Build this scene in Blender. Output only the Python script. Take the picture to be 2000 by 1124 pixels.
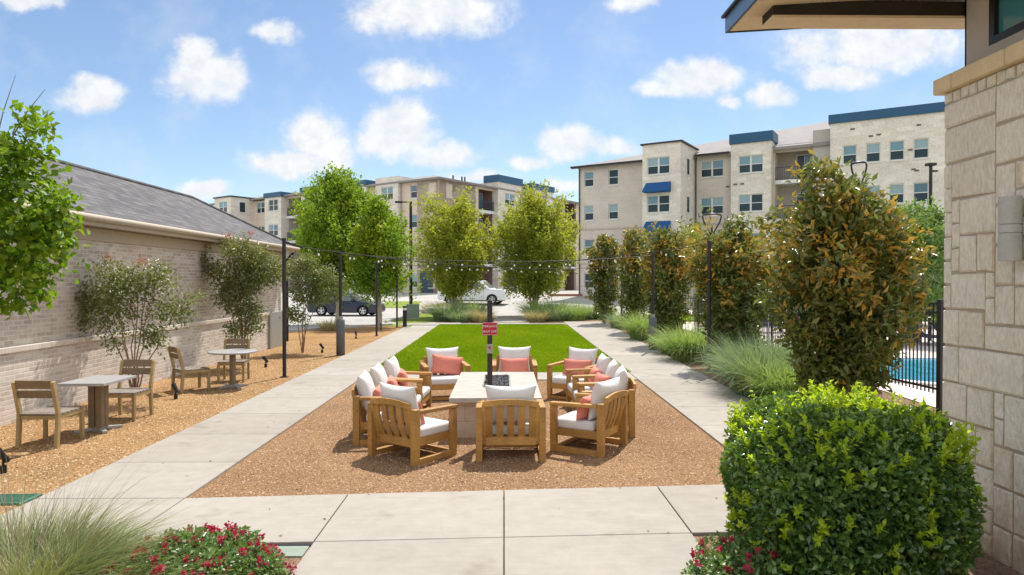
import bpy, math, random
import numpy as np
from mathutils import Vector, Matrix

# ---------------------------------------------------------------- clear, camera, world, sun, exposure
for o in list(bpy.data.objects):
    bpy.data.objects.remove(o, do_unlink=True)
SC = bpy.context.scene
COL = SC.collection
H = 2.2
R = math.radians

cam = bpy.data.objects.new("camera", bpy.data.cameras.new("camera"))
COL.objects.link(cam)
cam.data.sensor_width = 36.0
cam.data.lens = 24.0
cam.data.clip_start = 0.05
cam.data.clip_end = 3000
cam.location = (0, 0, H)
cam.rotation_euler = (R(90) - 0.0098, 0, -0.012)
SC.camera = cam

SUN_EL, SUN_AZ = R(59), R(22)          # azimuth measured from +Y towards +X
sun = bpy.data.objects.new("sun", bpy.data.lights.new("sun", 'SUN'))
COL.objects.link(sun)
sun.data.energy = 3.9
sun.data.angle = R(0.5)
sun.data.color = (1.0, 0.95, 0.87)
to_sun = Vector((math.cos(SUN_EL) * math.sin(SUN_AZ), math.cos(SUN_EL) * math.cos(SUN_AZ), math.sin(SUN_EL)))
sun.rotation_euler = to_sun.to_track_quat('Z', 'Y').to_euler()
sun.location = (10, 20, 40)

world = bpy.data.worlds.new("World")
SC.world = world
world.use_nodes = True
SKY_STRENGTH = 0.092
CLOUD_STRENGTH = 0.585

# view
SC.view_settings.view_transform = 'Standard'
SC.view_settings.look = 'None'
SC.view_settings.exposure = 0.66
SC.view_settings.gamma = 1.0
SC.view_settings.use_curve_mapping = False
try:
    SC.cycles.use_denoising = True
    SC.cycles.max_bounces = 8
    SC.cycles.transparent_max_bounces = 8
except Exception:
    pass


def build_world():
    nt = world.node_tree
    N, L = nt.nodes, nt.links
    N.clear()
    out = N.new('ShaderNodeOutputWorld')
    sky = N.new('ShaderNodeTexSky')
    sky.sky_type = 'NISHITA'
    sky.sun_disc = False
    sky.sun_elevation = SUN_EL
    sky.sun_rotation = SUN_AZ
    sky.altitude = 200
    sky.air_density = 1.0
    sky.dust_density = 0.3
    sky.ozone_density = 2.2
    bg = N.new('ShaderNodeBackground')
    bg.inputs[1].default_value = SKY_STRENGTH
    L.new(sky.outputs[0], bg.inputs[0])
    tc = N.new('ShaderNodeTexCoord')
    sep = N.new('ShaderNodeSeparateXYZ')
    L.new(tc.outputs['Generated'], sep.inputs[0])

    def m(op, a, b=None, c=None):
        n = N.new('ShaderNodeMath')
        n.operation = op
        for i, v in enumerate((a, b, c)):
            if v is None:
                continue
            if isinstance(v, (int, float)):
                n.inputs[i].default_value = v
            else:
                L.new(v, n.inputs[i])
        return n.outputs[0]
    yy = m('MAXIMUM', sep.outputs[1], 0.05)
    u = m('DIVIDE', sep.outputs[0], yy)
    v = m('DIVIDE', sep.outputs[2], yy)
    cb = N.new('ShaderNodeCombineXYZ')
    L.new(u, cb.inputs[0])
    L.new(v, cb.inputs[1])

    def noise(scale, detail, rough=0.55):
        n = N.new('ShaderNodeTexNoise')
        n.inputs['Scale'].default_value = scale
        n.inputs['Detail'].default_value = detail
        n.inputs['Roughness'].default_value = rough
        L.new(cb.outputs[0], n.inputs['Vector'])
        return n
    warp = noise(16, 6, 0.6)
    ws = N.new('ShaderNodeVectorMath')
    ws.operation = 'MULTIPLY_ADD'
    ws.inputs[1].default_value = (0.055, 0.04, 0)
    ws.inputs[2].default_value = (-0.0275, -0.02, 0)
    L.new(warp.outputs['Color'], ws.inputs[0])
    ad = N.new('ShaderNodeVectorMath')
    ad.operation = 'ADD'
    L.new(cb.outputs[0], ad.inputs[0])
    L.new(ws.outputs[0], ad.inputs[1])
    # where each cumulus stands in the sky: (tan azimuth, tan elevation, half width, half height, weight)
    puffs = [(190, 192, 82, 40, 1), (175, 175, 45, 32, 1), (408, 155, 98, 58, 1.1), (385, 112, 48, 42, 1.1), (455, 165, 48, 48, 1),
             (540, 66, 56, 24, .75), (790, 152, 90, 34, .85), (850, 26, 170, 60, .95), (740, 40, 70, 34, .7), (60, 8, 90, 26, .9),
             (615, 262, 72, 58, 1.05), (570, 318, 108, 34, .95), (660, 300, 40, 60, .85), (785, 250, 88, 66, 1.15), (860, 302, 90, 34, 1),
             (740, 285, 60, 38, 1), (402, 374, 62, 26, 1), (1108, 278, 78, 42, 1.1), (1195, 286, 66, 26, .75), (1036, 316, 56, 18, .8),
             (1368, 152, 108, 44, 1), (1300, 172, 60, 24, .9), (1506, 188, 54, 34, 1), (1426, 202, 26, 18, .8), (1740, 88, 190, 62, .95),
             (1640, 142, 100, 34, 1), (1590, 95, 90, 50, .6), (1232, 4, 56, 26, .8), (1104, 358, 52, 18, .7), (930, 348, 80, 20, .6)]
    field = None
    for (px, py, rx, ry, w) in puffs:
        d = N.new('ShaderNodeVectorMath')
        d.operation = 'SUBTRACT'
        L.new(ad.outputs[0], d.inputs[0])
        d.inputs[1].default_value = ((px - 984) / 1333, (549 - py) / 1333, 0)
        s = N.new('ShaderNodeVectorMath')
        s.operation = 'MULTIPLY'
        L.new(d.outputs[0], s.inputs[0])
        s.inputs[1].default_value = (1333 / rx, 1333 / ry, 0)
        ln = N.new('ShaderNodeVectorMath')
        ln.operation = 'LENGTH'
        L.new(s.outputs[0], ln.inputs[0])
        q = m('MULTIPLY', m('SUBTRACT', 1.0, ln.outputs['Value']), w)
        field = q if field is None else m('SMOOTH_MAX', field, q, 0.12)
    det = noise(34, 8, 0.62)
    wisp = noise(9, 5, 0.6)
    f = m('ADD', field, m('MULTIPLY', m('SUBTRACT', det.outputs['Fac'], 0.5), 0.75))
    mask = N.new('ShaderNodeMapRange')
    mask.interpolation_type = 'SMOOTHSTEP'
    mask.inputs['From Min'].default_value = -0.10
    mask.inputs['From Max'].default_value = 0.56
    L.new(f, mask.inputs['Value'])
    thin = m('MULTIPLY', m('MAXIMUM', m('SUBTRACT', wisp.outputs['Fac'], 0.47), 0), 0.9)
    front = m('GREATER_THAN', sep.outputs[1], 0.06)
    mk = m('MULTIPLY', m('MINIMUM', m('ADD', m('MULTIPLY', mask.outputs[0], 0.92), thin), 1.0), front)
    cl = N.new('ShaderNodeBackground')
    cl.inputs[1].default_value = CLOUD_STRENGTH
    mixc = N.new('ShaderNodeMix')
    mixc.data_type = 'RGBA'
    mixc.inputs['A'].default_value = (0.90, 0.94, 1.0, 1)
    mixc.inputs['B'].default_value = (1.08, 1.09, 1.09, 1)
    sh = N.new('ShaderNodeMapRange')
    sh.inputs['From Min'].default_value = 0.35
    sh.inputs['From Max'].default_value = 0.62
    L.new(det.outputs['Fac'], sh.inputs['Value'])
    L.new(sh.outputs[0], mixc.inputs['Factor'])
    L.new(mixc.outputs['Result'], cl.inputs[0])
    # unseen bright clouds added beside and behind the view to fill shaded walls
    rn = N.new('ShaderNodeTexNoise')
    rn.inputs['Scale'].default_value = 2.6
    rn.inputs['Detail'].default_value = 6
    L.new(tc.outputs['Generated'], rn.inputs['Vector'])
    rm = N.new('ShaderNodeMapRange')
    rm.interpolation_type = 'SMOOTHSTEP'
    rm.inputs['From Min'].default_value = 0.40
    rm.inputs['From Max'].default_value = 0.56
    L.new(rn.outputs['Fac'], rm.inputs['Value'])
    rear = N.new('ShaderNodeMapRange')
    rear.interpolation_type = 'SMOOTHSTEP'
    rear.inputs['From Min'].default_value = 0.60
    rear.inputs['From Max'].default_value = 0.35
    L.new(sep.outputs[1], rear.inputs['Value'])
    rear_mask = m('MULTIPLY', m('MULTIPLY', rm.outputs[0], rear.outputs[0]), 0.9)
    mk = m('MAXIMUM', mk, rear_mask)
    cst = m('ADD', CLOUD_STRENGTH, m('MULTIPLY', rear_mask, 0.50))
    L.new(cst, cl.inputs[1])
    mx = N.new('ShaderNodeMixShader')
    L.new(mk, mx.inputs[0])
    L.new(bg.outputs[0], mx.inputs[1])
    L.new(cl.outputs[0], mx.inputs[2])
    L.new(mx.outputs[0], out.inputs[0])


build_world()

rng = np.random.default_rng(7)
random.seed(7)


def P(px, py, z=0.0):                  # ground point measured in the photograph -> metres
    y = 1333 * (H - z) / (py - 549)
    return ((px - 984) / 1333 * y, y)


def ground_z(y):
    t = min(1, max(0, (y - 44) / 26))
    return 0.95 * t * t * (3 - 2 * t)


# ---------------------------------------------------------------- materials
class NT:
    def __init__(self, name):
        self.m = bpy.data.materials.new(name)
        self.m.use_nodes = True
        self.t = self.m.node_tree
        self.N, self.L = self.t.nodes, self.t.links
        self.b = self.N['Principled BSDF']
        self.out = self.N['Material Output']

    def coord(self, scale=(1, 1, 1), kind='Object', rot=(0, 0, 0)):
        tc = self.N.new('ShaderNodeTexCoord')
        mp = self.N.new('ShaderNodeMapping')
        mp.inputs['Scale'].default_value = scale
        mp.inputs['Rotation'].default_value = rot
        self.L.new(tc.outputs[kind], mp.inputs[0])
        return mp.outputs[0]

    def noise(self, vec, scale, detail=4, rough=0.55):
        n = self.N.new('ShaderNodeTexNoise')
        n.inputs['Scale'].default_value = scale
        n.inputs['Detail'].default_value = detail
        n.inputs['Roughness'].default_value = rough
        if vec is not None:
            self.L.new(vec, n.inputs['Vector'])
        return n.outputs['Fac']

    def ramp(self, fac, stops):
        r = self.N.new('ShaderNodeValToRGB')
        e = r.color_ramp.elements
        while len(e) < len(stops):
            e.new(0.5)
        for i, (p, c) in enumerate(stops):
            e[i].position = p
            e[i].color = tuple(c) + (1,) if len(c) == 3 else c
        self.L.new(fac, r.inputs[0])
        return r.outputs[0]

    def mix(self, fac, a, b, mode='MIX'):
        n = self.N.new('ShaderNodeMix')
        n.data_type = 'RGBA'
        n.blend_type = mode
        for k, v in (('Factor', fac), ('A', a), ('B', b)):
            if isinstance(v, (int, float)):
                n.inputs[k].default_value = v
            elif isinstance(v, tuple):
                n.inputs[k].default_value = v + (1,)
            else:
                self.L.new(v, n.inputs[k])
        return n.outputs['Result']

    def bump(self, hgt, strength=0.3, dist=0.02):
        n = self.N.new('ShaderNodeBump')
        n.inputs['Strength'].default_value = strength
        n.inputs['Distance'].default_value = dist
        self.L.new(hgt, n.inputs['Height'])
        self.L.new(n.outputs[0], self.b.inputs['Normal'])

    def set(self, color=None, rough=0.7, metal=0.0, spec=0.4):
        if color is not None:
            if isinstance(color, tuple):
                self.b.inputs['Base Color'].default_value = color + (1,)
            else:
                self.L.new(color, self.b.inputs['Base Color'])
        self.b.inputs['Roughness'].default_value = rough
        self.b.inputs['Metallic'].default_value = metal
        self.b.inputs['Specular IOR Level'].default_value = spec
        return self.m


def mottled(name, c1, c2, scale=3.0, rough=0.8, bump=0.15, bscale=60, spec=0.3, metal=0.0, stretch=(1, 1, 1), dist=0.01):
    t = NT(name)
    v = t.coord(stretch)
    n = t.noise(v, scale, 6, 0.6)
    fine = t.noise(v, bscale, 3)
    c = t.ramp(n, [(0.3, c1), (0.7, c2)])
    c = t.mix(0.18, c, t.ramp(fine, [(0.3, tuple(x * 0.6 for x in c1)), (0.7, tuple(min(1, x * 1.25) for x in c2))]))
    if bump:
        t.bump(fine, bump, dist)
    return t.set(c, rough, metal, spec)


def make_concrete(name, c1, c2):
    t = NT(name)
    v = t.coord()
    big = t.noise(v, 0.55, 5, 0.6)
    med = t.noise(v, 5, 6, 0.65)
    fine = t.noise(v, 180, 2)
    streak = t.noise(t.coord((0.6, 9, 1)), 3, 4)
    isl = t.N.new('ShaderNodeNewGeometry').outputs['Random Per Island']
    c = t.ramp(big, [(0.3, c1), (0.7, c2)])
    c = t.mix(0.35, c, t.ramp(med, [(0.35, tuple(x * 0.86 for x in c1)), (0.65, c2)]))
    c = t.mix(0.16, c, t.ramp(streak, [(0.3, tuple(x * 0.8 for x in c1)), (0.7, c2)]))
    c = t.mix(0.12, c, t.ramp(fine, [(0.35, tuple(x * 0.6 for x in c1)), (0.65, tuple(min(1, x * 1.2) for x in c2))]))
    c = t.mix(1.0, c, t.ramp(isl, [(0.0, (0.90, 0.89, 0.87)), (1.0, (1.0, 1.0, 1.0))]), 'MULTIPLY')
    spot = t.noise(v, 1.7, 3, 0.7)
    c = t.mix(1.0, c, t.ramp(spot, [(0.28, (0.82, 0.80, 0.77)), (0.42, (1, 1, 1))]), 'MULTIPLY')
    t.bump(fine, 0.12, 0.003)
    return t.set(c, 0.85, 0, 0.25)


def make_gravel(name, cols, scale):
    t = NT(name)
    v = t.coord()
    vo = t.N.new('ShaderNodeTexVoronoi')
    vo.inputs['Scale'].default_value = scale
    t.L.new(v, vo.inputs['Vector'])
    vo2 = t.N.new('ShaderNodeTexVoronoi')
    vo2.inputs['Scale'].default_value = scale * 2.3
    t.L.new(v, vo2.inputs['Vector'])
    s = t.N.new('ShaderNodeSeparateColor')
    t.L.new(vo.outputs['Color'], s.inputs[0])
    s2 = t.N.new('ShaderNodeSeparateColor')
    t.L.new(vo2.outputs['Color'], s2.inputs[0])
    n = len(cols) - 1
    ca = t.ramp(s.outputs[0], [(i / n, c) for i, c in enumerate(cols)])
    cb = t.ramp(s2.outputs[0], [(i / n, c) for i, c in enumerate(cols)])
    c = t.mix(0.5, ca, cb)
    big = t.noise(v, 0.7, 5, 0.6)
    c = t.mix(1.0, c, t.ramp(big, [(0.3, (0.78, 0.76, 0.74)), (0.7, (1.08, 1.06, 1.02))]), 'MULTIPLY')
    h = t.noise(v, scale * 0.9, 3)
    t.bump(h, 0.8, 0.03)
    return t.set(c, 1.0, 0, 0.0)


def make_leaf(name, dark, light, tip, trans=0.35, rough=0.45, spec=0.4, clump=3.0):
    t = NT(name)
    isl = t.N.new('ShaderNodeNewGeometry').outputs['Random Per Island']
    c = t.mix(isl, dark, light)
    n = t.noise(t.coord(), clump, 3)
    c = t.mix(t.ramp(n, [(0.38, (0, 0, 0)), (0.62, (0.55, 0.55, 0.55))]), c, light)
    at = t.N.new('ShaderNodeAttribute')
    at.attribute_name = 'tint'
    c = t.mix(at.outputs['Fac'], c, tip)
    t.set(c, rough, 0, spec)
    tr = t.N.new('ShaderNodeBsdfTranslucent')
    t.L.new(t.mix(0.5, c, (min(1, light[0] * 2.2), min(1, light[1] * 2.0), light[2] * 0.8)), tr.inputs[0])
    mx = t.N.new('ShaderNodeMixShader')
    mx.inputs[0].default_value = trans
    t.L.new(t.b.outputs[0], mx.inputs[1])
    t.L.new(tr.outputs[0], mx.inputs[2])
    t.L.new(mx.outputs[0], t.out.inputs[0])
    return t.m


def make_wood(name, c1, c2, axis_scale=(2, 2, 14), rough=0.55):
    t = NT(name)
    v = t.coord(axis_scale)
    n = t.noise(v, 6, 5, 0.6)
    pn = t.N.new('ShaderNodeObjectInfo').outputs['Random']
    c = t.ramp(n, [(0.3, c1), (0.7, c2)])
    c = t.mix(1.0, c, t.ramp(pn, [(0, (0.86, 0.84, 0.82)), (1, (1.05, 1.04, 1.02))]), 'MULTIPLY')
    isl = t.N.new('ShaderNodeNewGeometry').outputs['Random Per Island']
    c = t.mix(1.0, c, t.ramp(isl, [(0, (0.85, 0.84, 0.82)), (1, (1.08, 1.07, 1.05))]), 'MULTIPLY')
    wz = t.noise(t.coord(), 2.2, 5, 0.65)
    c = t.mix(1.0, c, t.ramp(wz, [(0.30, (0.72, 0.73, 0.76)), (0.58, (1.05, 1.04, 1.02))]), 'MULTIPLY')
    t.bump(n, 0.15, 0.004)
    return t.set(c, rough, 0, 0.35)


def make_brick(name, c1, c2, mortar, swap, bw=0.22, bh=0.075, msize=0.008, var=0.5, bumpk=0.4):
    t = NT(name)
    tc = t.N.new('ShaderNodeTexCoord')
    sp = t.N.new('ShaderNodeSeparateXYZ')
    t.L.new(tc.outputs['Object'], sp.inputs[0])
    cb = t.N.new('ShaderNodeCombineXYZ')
    if swap == 'sum':
        ad = t.N.new('ShaderNodeMath')
        ad.operation = 'ADD'
        t.L.new(sp.outputs[0], ad.inputs[0])
        t.L.new(sp.outputs[1], ad.inputs[1])
        t.L.new(ad.outputs[0], cb.inputs[0])
    else:
        t.L.new(sp.outputs[swap], cb.inputs[0])
    t.L.new(sp.outputs[2], cb.inputs[1])
    br = t.N.new('ShaderNodeTexBrick')
    br.inputs['Color1'].default_value = c1 + (1,)
    br.inputs['Color2'].default_value = c2 + (1,)
    br.inputs['Mortar'].default_value = mortar + (1,)
    br.inputs['Scale'].default_value = 1.0
    br.inputs['Brick Width'].default_value = bw
    br.inputs['Row Height'].default_value = bh
    br.inputs['Mortar Size'].default_value = msize
    br.inputs['Mortar Smooth'].default_value = 0.3
    br.inputs['Bias'].default_value = -0.2
    t.L.new(cb.outputs[0], br.inputs['Vector'])
    n = t.noise(cb.outputs[0], 7, 4)
    n2 = t.noise(cb.outputs[0], 0.6, 4)
    c = t.mix(var, br.outputs['Color'], t.ramp(n, [(0.3, tuple(x * 0.75 for x in c1)), (0.7, tuple(min(1, x * 1.1) for x in c2))]))
    c = t.mix(1.0, c, t.ramp(n2, [(0.3, (0.88, 0.87, 0.86)), (0.7, (1.04, 1.03, 1.02))]), 'MULTIPLY')
    t.bump(br.outputs['Fac'], -bumpk, 0.012) if False else None
    inv = t.N.new('ShaderNodeMath')
    inv.operation = 'SUBTRACT'
    inv.inputs[0].default_value = 1.0
    t.L.new(br.outputs['Fac'], inv.inputs[1])
    t.bump(inv.outputs[0], bumpk, 0.012)
    return t.set(c, 0.9, 0, 0.2)


def make_plain(name, c, rough=0.5, metal=0.0, spec=0.4, var=0.12, scale=8):
    return mottled(name, tuple(x * (1 - var) for x in c), tuple(min(1, x * (1 + var)) for x in c), scale, rough, 0.05, 90, spec, metal)


M = {}
M['concrete'] = make_concrete('concrete_walk', (0.318, 0.288, 0.248), (0.42, 0.385, 0.336))
M['lot'] = make_concrete('concrete_lot', (0.36, 0.345, 0.32), (0.47, 0.45, 0.42))
M['kerb'] = make_concrete('concrete_kerb', (0.45, 0.43, 0.39), (0.56, 0.54, 0.49))
M['gravel_brown'] = make_gravel('decomposed_granite', [(0.085, 0.048, 0.028), (0.265, 0.150, 0.078), (0.335, 0.198, 0.104), (0.42, 0.272, 0.155), (0.215, 0.122, 0.065), (0.48, 0.345, 0.225)], 56)
M['gravel_gold'] = make_gravel('golden_gravel', [(0.10, 0.055, 0.026), (0.33, 0.185, 0.085), (0.41, 0.24, 0.112), (0.48, 0.32, 0.165), (0.26, 0.145, 0.066), (0.54, 0.40, 0.24)], 52)
M['mulch'] = make_gravel('brown_mulch', [(0.10, 0.06, 0.04), (0.24, 0.16, 0.11), (0.32, 0.23, 0.16), (0.20, 0.13, 0.09)], 30)
M['soil'] = mottled('dry_ground', (0.20, 0.17, 0.10), (0.30, 0.27, 0.15), 0.8, 0.95, 0.4, 40)
M['teak'] = make_wood('honey_teak', (0.40, 0.205, 0.052), (0.58, 0.335, 0.105))
M['pale_wood'] = make_wood('pale_olive_wood', (0.34, 0.25, 0.115), (0.46, 0.35, 0.18))
M['grey_wood'] = make_wood('weathered_grey_slat', (0.22, 0.19, 0.165), (0.34, 0.30, 0.265), (14, 2, 2), 0.7)
M['brown_wood'] = make_wood('weathered_brown_slat', (0.20, 0.145, 0.09), (0.29, 0.215, 0.14), (14, 2, 2), 0.7)
M['cushion'] = mottled('off_white_canvas', (0.66, 0.64, 0.62), (0.74, 0.72, 0.70), 5, 0.9, 0.25, 260, 0.15)
M['coral'] = mottled('coral_canvas', (0.66, 0.215, 0.155), (0.74, 0.27, 0.20), 6, 0.9, 0.25, 240, 0.15)
M['black_metal'] = make_plain('black_metal', (0.02, 0.019, 0.021), 0.45, 0.3, 0.5)
M['bronze_metal'] = make_plain('dark_bronze_metal', (0.030, 0.024, 0.024), 0.5, 0.3, 0.5)
M['fence_metal'] = make_plain('fence_black_purple', (0.030, 0.022, 0.030), 0.4, 0.2, 0.5)
M['pier'] = mottled('dark_grey_concrete', (0.10, 0.105, 0.11), (0.15, 0.155, 0.16), 5, 0.85, 0.2, 70)
M['grey_metal'] = make_plain('grey_metal', (0.33, 0.33, 0.31), 0.45, 0.2, 0.5)
M['lamp_grey'] = make_plain('warm_grey_lamp', (0.42, 0.40, 0.36), 0.5, 0.0, 0.4)
M['white_paint'] = make_plain('white_paint', (0.72, 0.71, 0.69), 0.5, 0, 0.4, 0.04)
M['tan_paint'] = make_plain('tan_paint', (0.68, 0.53, 0.35), 0.6, 0, 0.3, 0.06)
M['trim_tan'] = make_plain('tan_trim', (0.46, 0.385, 0.30), 0.6, 0, 0.3, 0.05)
M['fascia_blue'] = make_plain('blue_grey_metal_fascia', (0.10, 0.16, 0.23), 0.35, 0.5, 0.5)
M['blue'] = make_plain('navy_blue_metal', (0.020, 0.085, 0.17), 0.4, 0.1, 0.4, 0.06)
M['awning'] = make_plain('blue_canvas', (0.010, 0.085, 0.24), 0.7, 0, 0.3, 0.1)
M['beam'] = make_wood('dark_brown_beam', (0.030, 0.024, 0.020), (0.052, 0.042, 0.034), (2, 14, 14), 0.7)
M['stucco_grey'] = mottled('warm_grey_stucco', (0.42, 0.39, 0.355), (0.48, 0.45, 0.41), 3, 0.9, 0.25, 120)
M['shingle'] = make_brick('grey_shingle', (0.108, 0.104, 0.108), (0.205, 0.198, 0.203), (0.075, 0.072, 0.075), 1, 0.32, 0.085, 0.006, 0.25, 0.6)
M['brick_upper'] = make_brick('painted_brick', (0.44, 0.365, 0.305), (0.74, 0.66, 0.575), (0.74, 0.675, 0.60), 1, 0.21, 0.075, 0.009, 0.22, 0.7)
M['brick_lower'] = make_brick('painted_brick_base_sunlit', (0.56, 0.475, 0.40), (0.80, 0.73, 0.645), (0.82, 0.77, 0.70), 1, 0.21, 0.075, 0.011, 0.2, 0.8)  # sunlight on the base wall put into its paler brick colour
M['ledge'] = make_brick('pale_ledge', (0.66, 0.58, 0.49), (0.74, 0.67, 0.58), (0.55, 0.49, 0.42), 1, 0.075, 0.4, 0.006, 0.3)
M['facade_tan'] = make_brick('tan_facade', (0.66, 0.55, 0.445), (0.73, 0.62, 0.51), (0.70, 0.595, 0.49), 'sum', 0.60, 0.20, 0.012, 0.35, 0.2)
M['facade_grey'] = make_brick('grey_beige_facade', (0.59, 0.535, 0.47), (0.65, 0.59, 0.52), (0.62, 0.565, 0.50), 'sum', 0.60, 0.20, 0.012, 0.35, 0.2)
M['facade_stone'] = make_brick('white_stone_facade', (0.66, 0.605, 0.52), (0.86, 0.815, 0.735), (0.70, 0.65, 0.575), 'sum', 0.75, 0.30, 0.018, 0.35, 0.4)
M['roof_pale'] = mottled('pale_membrane_roof', (0.235, 0.215, 0.205), (0.285, 0.265, 0.255), 1.2, 0.85, 0.1, 40)
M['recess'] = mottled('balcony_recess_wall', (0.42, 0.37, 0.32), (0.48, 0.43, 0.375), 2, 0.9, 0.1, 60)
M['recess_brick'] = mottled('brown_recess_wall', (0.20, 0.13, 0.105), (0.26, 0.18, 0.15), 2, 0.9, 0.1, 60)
M['garage_door'] = make_plain('dark_blue_door', (0.035, 0.055, 0.08), 0.5, 0, 0.4)
M['glass_low'] = NT('dark_window_glass').set((0.020, 0.040, 0.050), 0.18, 0, 0.35)
M['glass_up'] = NT('blind_behind_glass').set((0.16, 0.28, 0.34), 0.18, 0, 0.4)
M['glass_mid'] = NT('half_blind_glass').set((0.09, 0.165, 0.21), 0.14, 0, 0.5)
M['glass_pale'] = NT('pale_blind_glass').set((0.27, 0.37, 0.40), 0.22, 0, 0.4)
M['glass_teal'] = NT('teal_window_glass').set((0.06, 0.23, 0.27), 0.06, 0, 0.9)
M['win_frame'] = make_plain('pale_window_frame', (0.66, 0.65, 0.62), 0.5, 0, 0.4, 0.04)
M['vent_brown'] = make_plain('brown_vent', (0.16, 0.12, 0.085), 0.7, 0, 0.2)
M['rail'] = make_plain('navy_railing', (0.035, 0.055, 0.09), 0.5, 0.1, 0.4)
M['table_top'] = mottled('pale_stone_top', (0.30, 0.27, 0.23), (0.53, 0.49, 0.43), 3.2, 0.7, 0.25, 50, 0.3, 0, (1, 6, 1))
M['table_stone'] = make_brick('pale_pink_block', (0.50, 0.41, 0.32), (0.56, 0.47, 0.375), (0.34, 0.28, 0.22), 'sum', 0.42, 0.235, 0.008, 0.4, 0.3)
M['lava'] = mottled('black_lava_rock', (0.03, 0.03, 0.033), (0.10, 0.10, 0.105), 20, 0.7, 0.6, 60)
M['red_sign'] = make_plain('red_sign', (0.42, 0.018, 0.035), 0.5, 0, 0.4, 0.03)
M['bulb'] = NT('milky_bulb_glass').set((0.86, 0.85, 0.80), 0.25, 0, 0.6)
M['bark'] = mottled('grey_bark', (0.17, 0.14, 0.115), (0.30, 0.26, 0.22), 9, 0.9, 0.5, 40, 0.2, 0, (1, 1, 0.3))
M['bark_pale'] = mottled('pale_bark', (0.30, 0.25, 0.20), (0.44, 0.38, 0.31), 9, 0.9, 0.4, 40, 0.2, 0, (1, 1, 0.3))
M['bark_red'] = mottled('cinnamon_bark', (0.20, 0.115, 0.075), (0.34, 0.22, 0.15), 9, 0.8, 0.3, 40, 0.2, 0, (1, 1, 0.3))
M['green_lid'] = make_plain('green_plastic', (0.06, 0.17, 0.11), 0.6, 0, 0.3)
M['cabinet_green'] = make_plain('grey_green_cabinet', (0.25, 0.29, 0.23), 0.6, 0, 0.3)
M['pool_water'] = None
M['tile'] = mottled('pool_deck', (0.60, 0.50, 0.45), (0.70, 0.60, 0.55), 1.5, 0.8, 0.1, 60)
M['red_brick_kerb'] = mottled('red_kerb', (0.26, 0.10, 0.085), (0.36, 0.16, 0.13), 3, 0.9, 0.2, 40)
M['tyre'] = make_plain('tyre_rubber', (0.018, 0.018, 0.019), 0.8, 0, 0.2)
M['rim'] = make_plain('alloy_rim', (0.55, 0.55, 0.57), 0.3, 0.8, 0.5)
M['car_navy'] = NT('navy_car_paint').set((0.018, 0.024, 0.045), 0.18, 0.2, 0.7)
M['car_white'] = NT('white_car_paint').set((0.74, 0.74, 0.75), 0.22, 0.0, 0.6)
M['car_glass'] = NT('car_window').set((0.045, 0.06, 0.075), 0.05, 0, 0.9)
M['car_lamp'] = NT('lamp_lens').set((0.75, 0.76, 0.78), 0.1, 0, 0.7)
M['red_cloth'] = make_plain('red_cloth', (0.62, 0.05, 0.05), 0.8, 0, 0.2)
M['blue_cloth'] = make_plain('blue_cloth', (0.02, 0.05, 0.30), 0.8, 0, 0.2)
M['lounge_fabric'] = make_plain('dark_blue_grey_fabric', (0.055, 0.06, 0.09), 0.9, 0, 0.2)
M['pool_plaster'] = make_plain('blue_pool_plaster', (0.10, 0.52, 0.70), 0.7, 0, 0.2)
M['rock'] = mottled('pale_boulder', (0.36, 0.33, 0.28), (0.52, 0.48, 0.42), 4, 0.9, 0.5, 30)


def water_material():
    t = NT('pool_water')
    n = t.noise(t.coord(), 5, 4)
    t.bump(n, 0.35, 0.03)
    c = t.ramp(t.noise(t.coord(), 3, 4), [(0.35, (0.02, 0.27, 0.45)), (0.65, (0.05, 0.42, 0.60))])
    return t.set(c, 0.05, 0, 0.5)


def lawn_material(name, c1, c2, c3):
    t = NT(name)
    v = t.coord()
    a = t.noise(v, 0.8, 5, 0.6)
    b = t.noise(v, 55, 3, 0.7)
    c = t.ramp(a, [(0.3, c1), (0.7, c2)])
    c = t.mix(0.55, c, t.ramp(b, [(0.32, tuple(x * 0.4 for x in c1)), (0.5, c2), (0.70, c3)]))
    t.bump(b, 0.9, 0.05)
    return t.set(c, 1.0, 0, 0.0)


M['pool_water'] = water_material()
M['turf'] = lawn_material('bright_turf', (0.11, 0.19, 0.004), (0.18, 0.28, 0.006), (0.27, 0.36, 0.016))
M['lawn_dry'] = lawn_material('yellow_green_lawn', (0.16, 0.23, 0.045), (0.27, 0.33, 0.08), (0.38, 0.42, 0.15))

# foliage
M['lf_maple'] = make_leaf('maple_leaf', (0.040, 0.115, 0.008), (0.145, 0.265, 0.012), (0.42, 0.46, 0.02), 0.42, 0.5)
M['lf_tree'] = make_leaf('park_tree_leaf', (0.045, 0.125, 0.012), (0.17, 0.29, 0.022), (0.44, 0.47, 0.03), 0.44, 0.55, 0.3, 1.2)
M['lf_elm'] = make_leaf('elm_leaf', (0.085, 0.145, 0.022), (0.28, 0.335, 0.045), (0.56, 0.52, 0.05), 0.47, 0.55, 0.3, 1.2)
M['lf_magnolia'] = make_leaf('magnolia_leaf', (0.032, 0.074, 0.018), (0.15, 0.205, 0.052), (0.76, 0.41, 0.06), 0.30, 0.30, 0.55, 3)
M['lf_crape'] = make_leaf('crape_leaf', (0.04, 0.08, 0.025), (0.15, 0.20, 0.07), (0.40, 0.29, 0.075), 0.42, 0.38, 0.55, 4)
M['lf_bush'] = make_leaf('bush_leaf', (0.030, 0.080, 0.020), (0.12, 0.21, 0.042), (0.24, 0.35, 0.06), 0.30, 0.22, 0.65, 4)
M['lf_sprig'] = make_leaf('sprig_leaf', (0.15, 0.30, 0.014), (0.38, 0.53, 0.025), (0.56, 0.64, 0.05), 0.48, 0.4, 0.4, 6)
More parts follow.
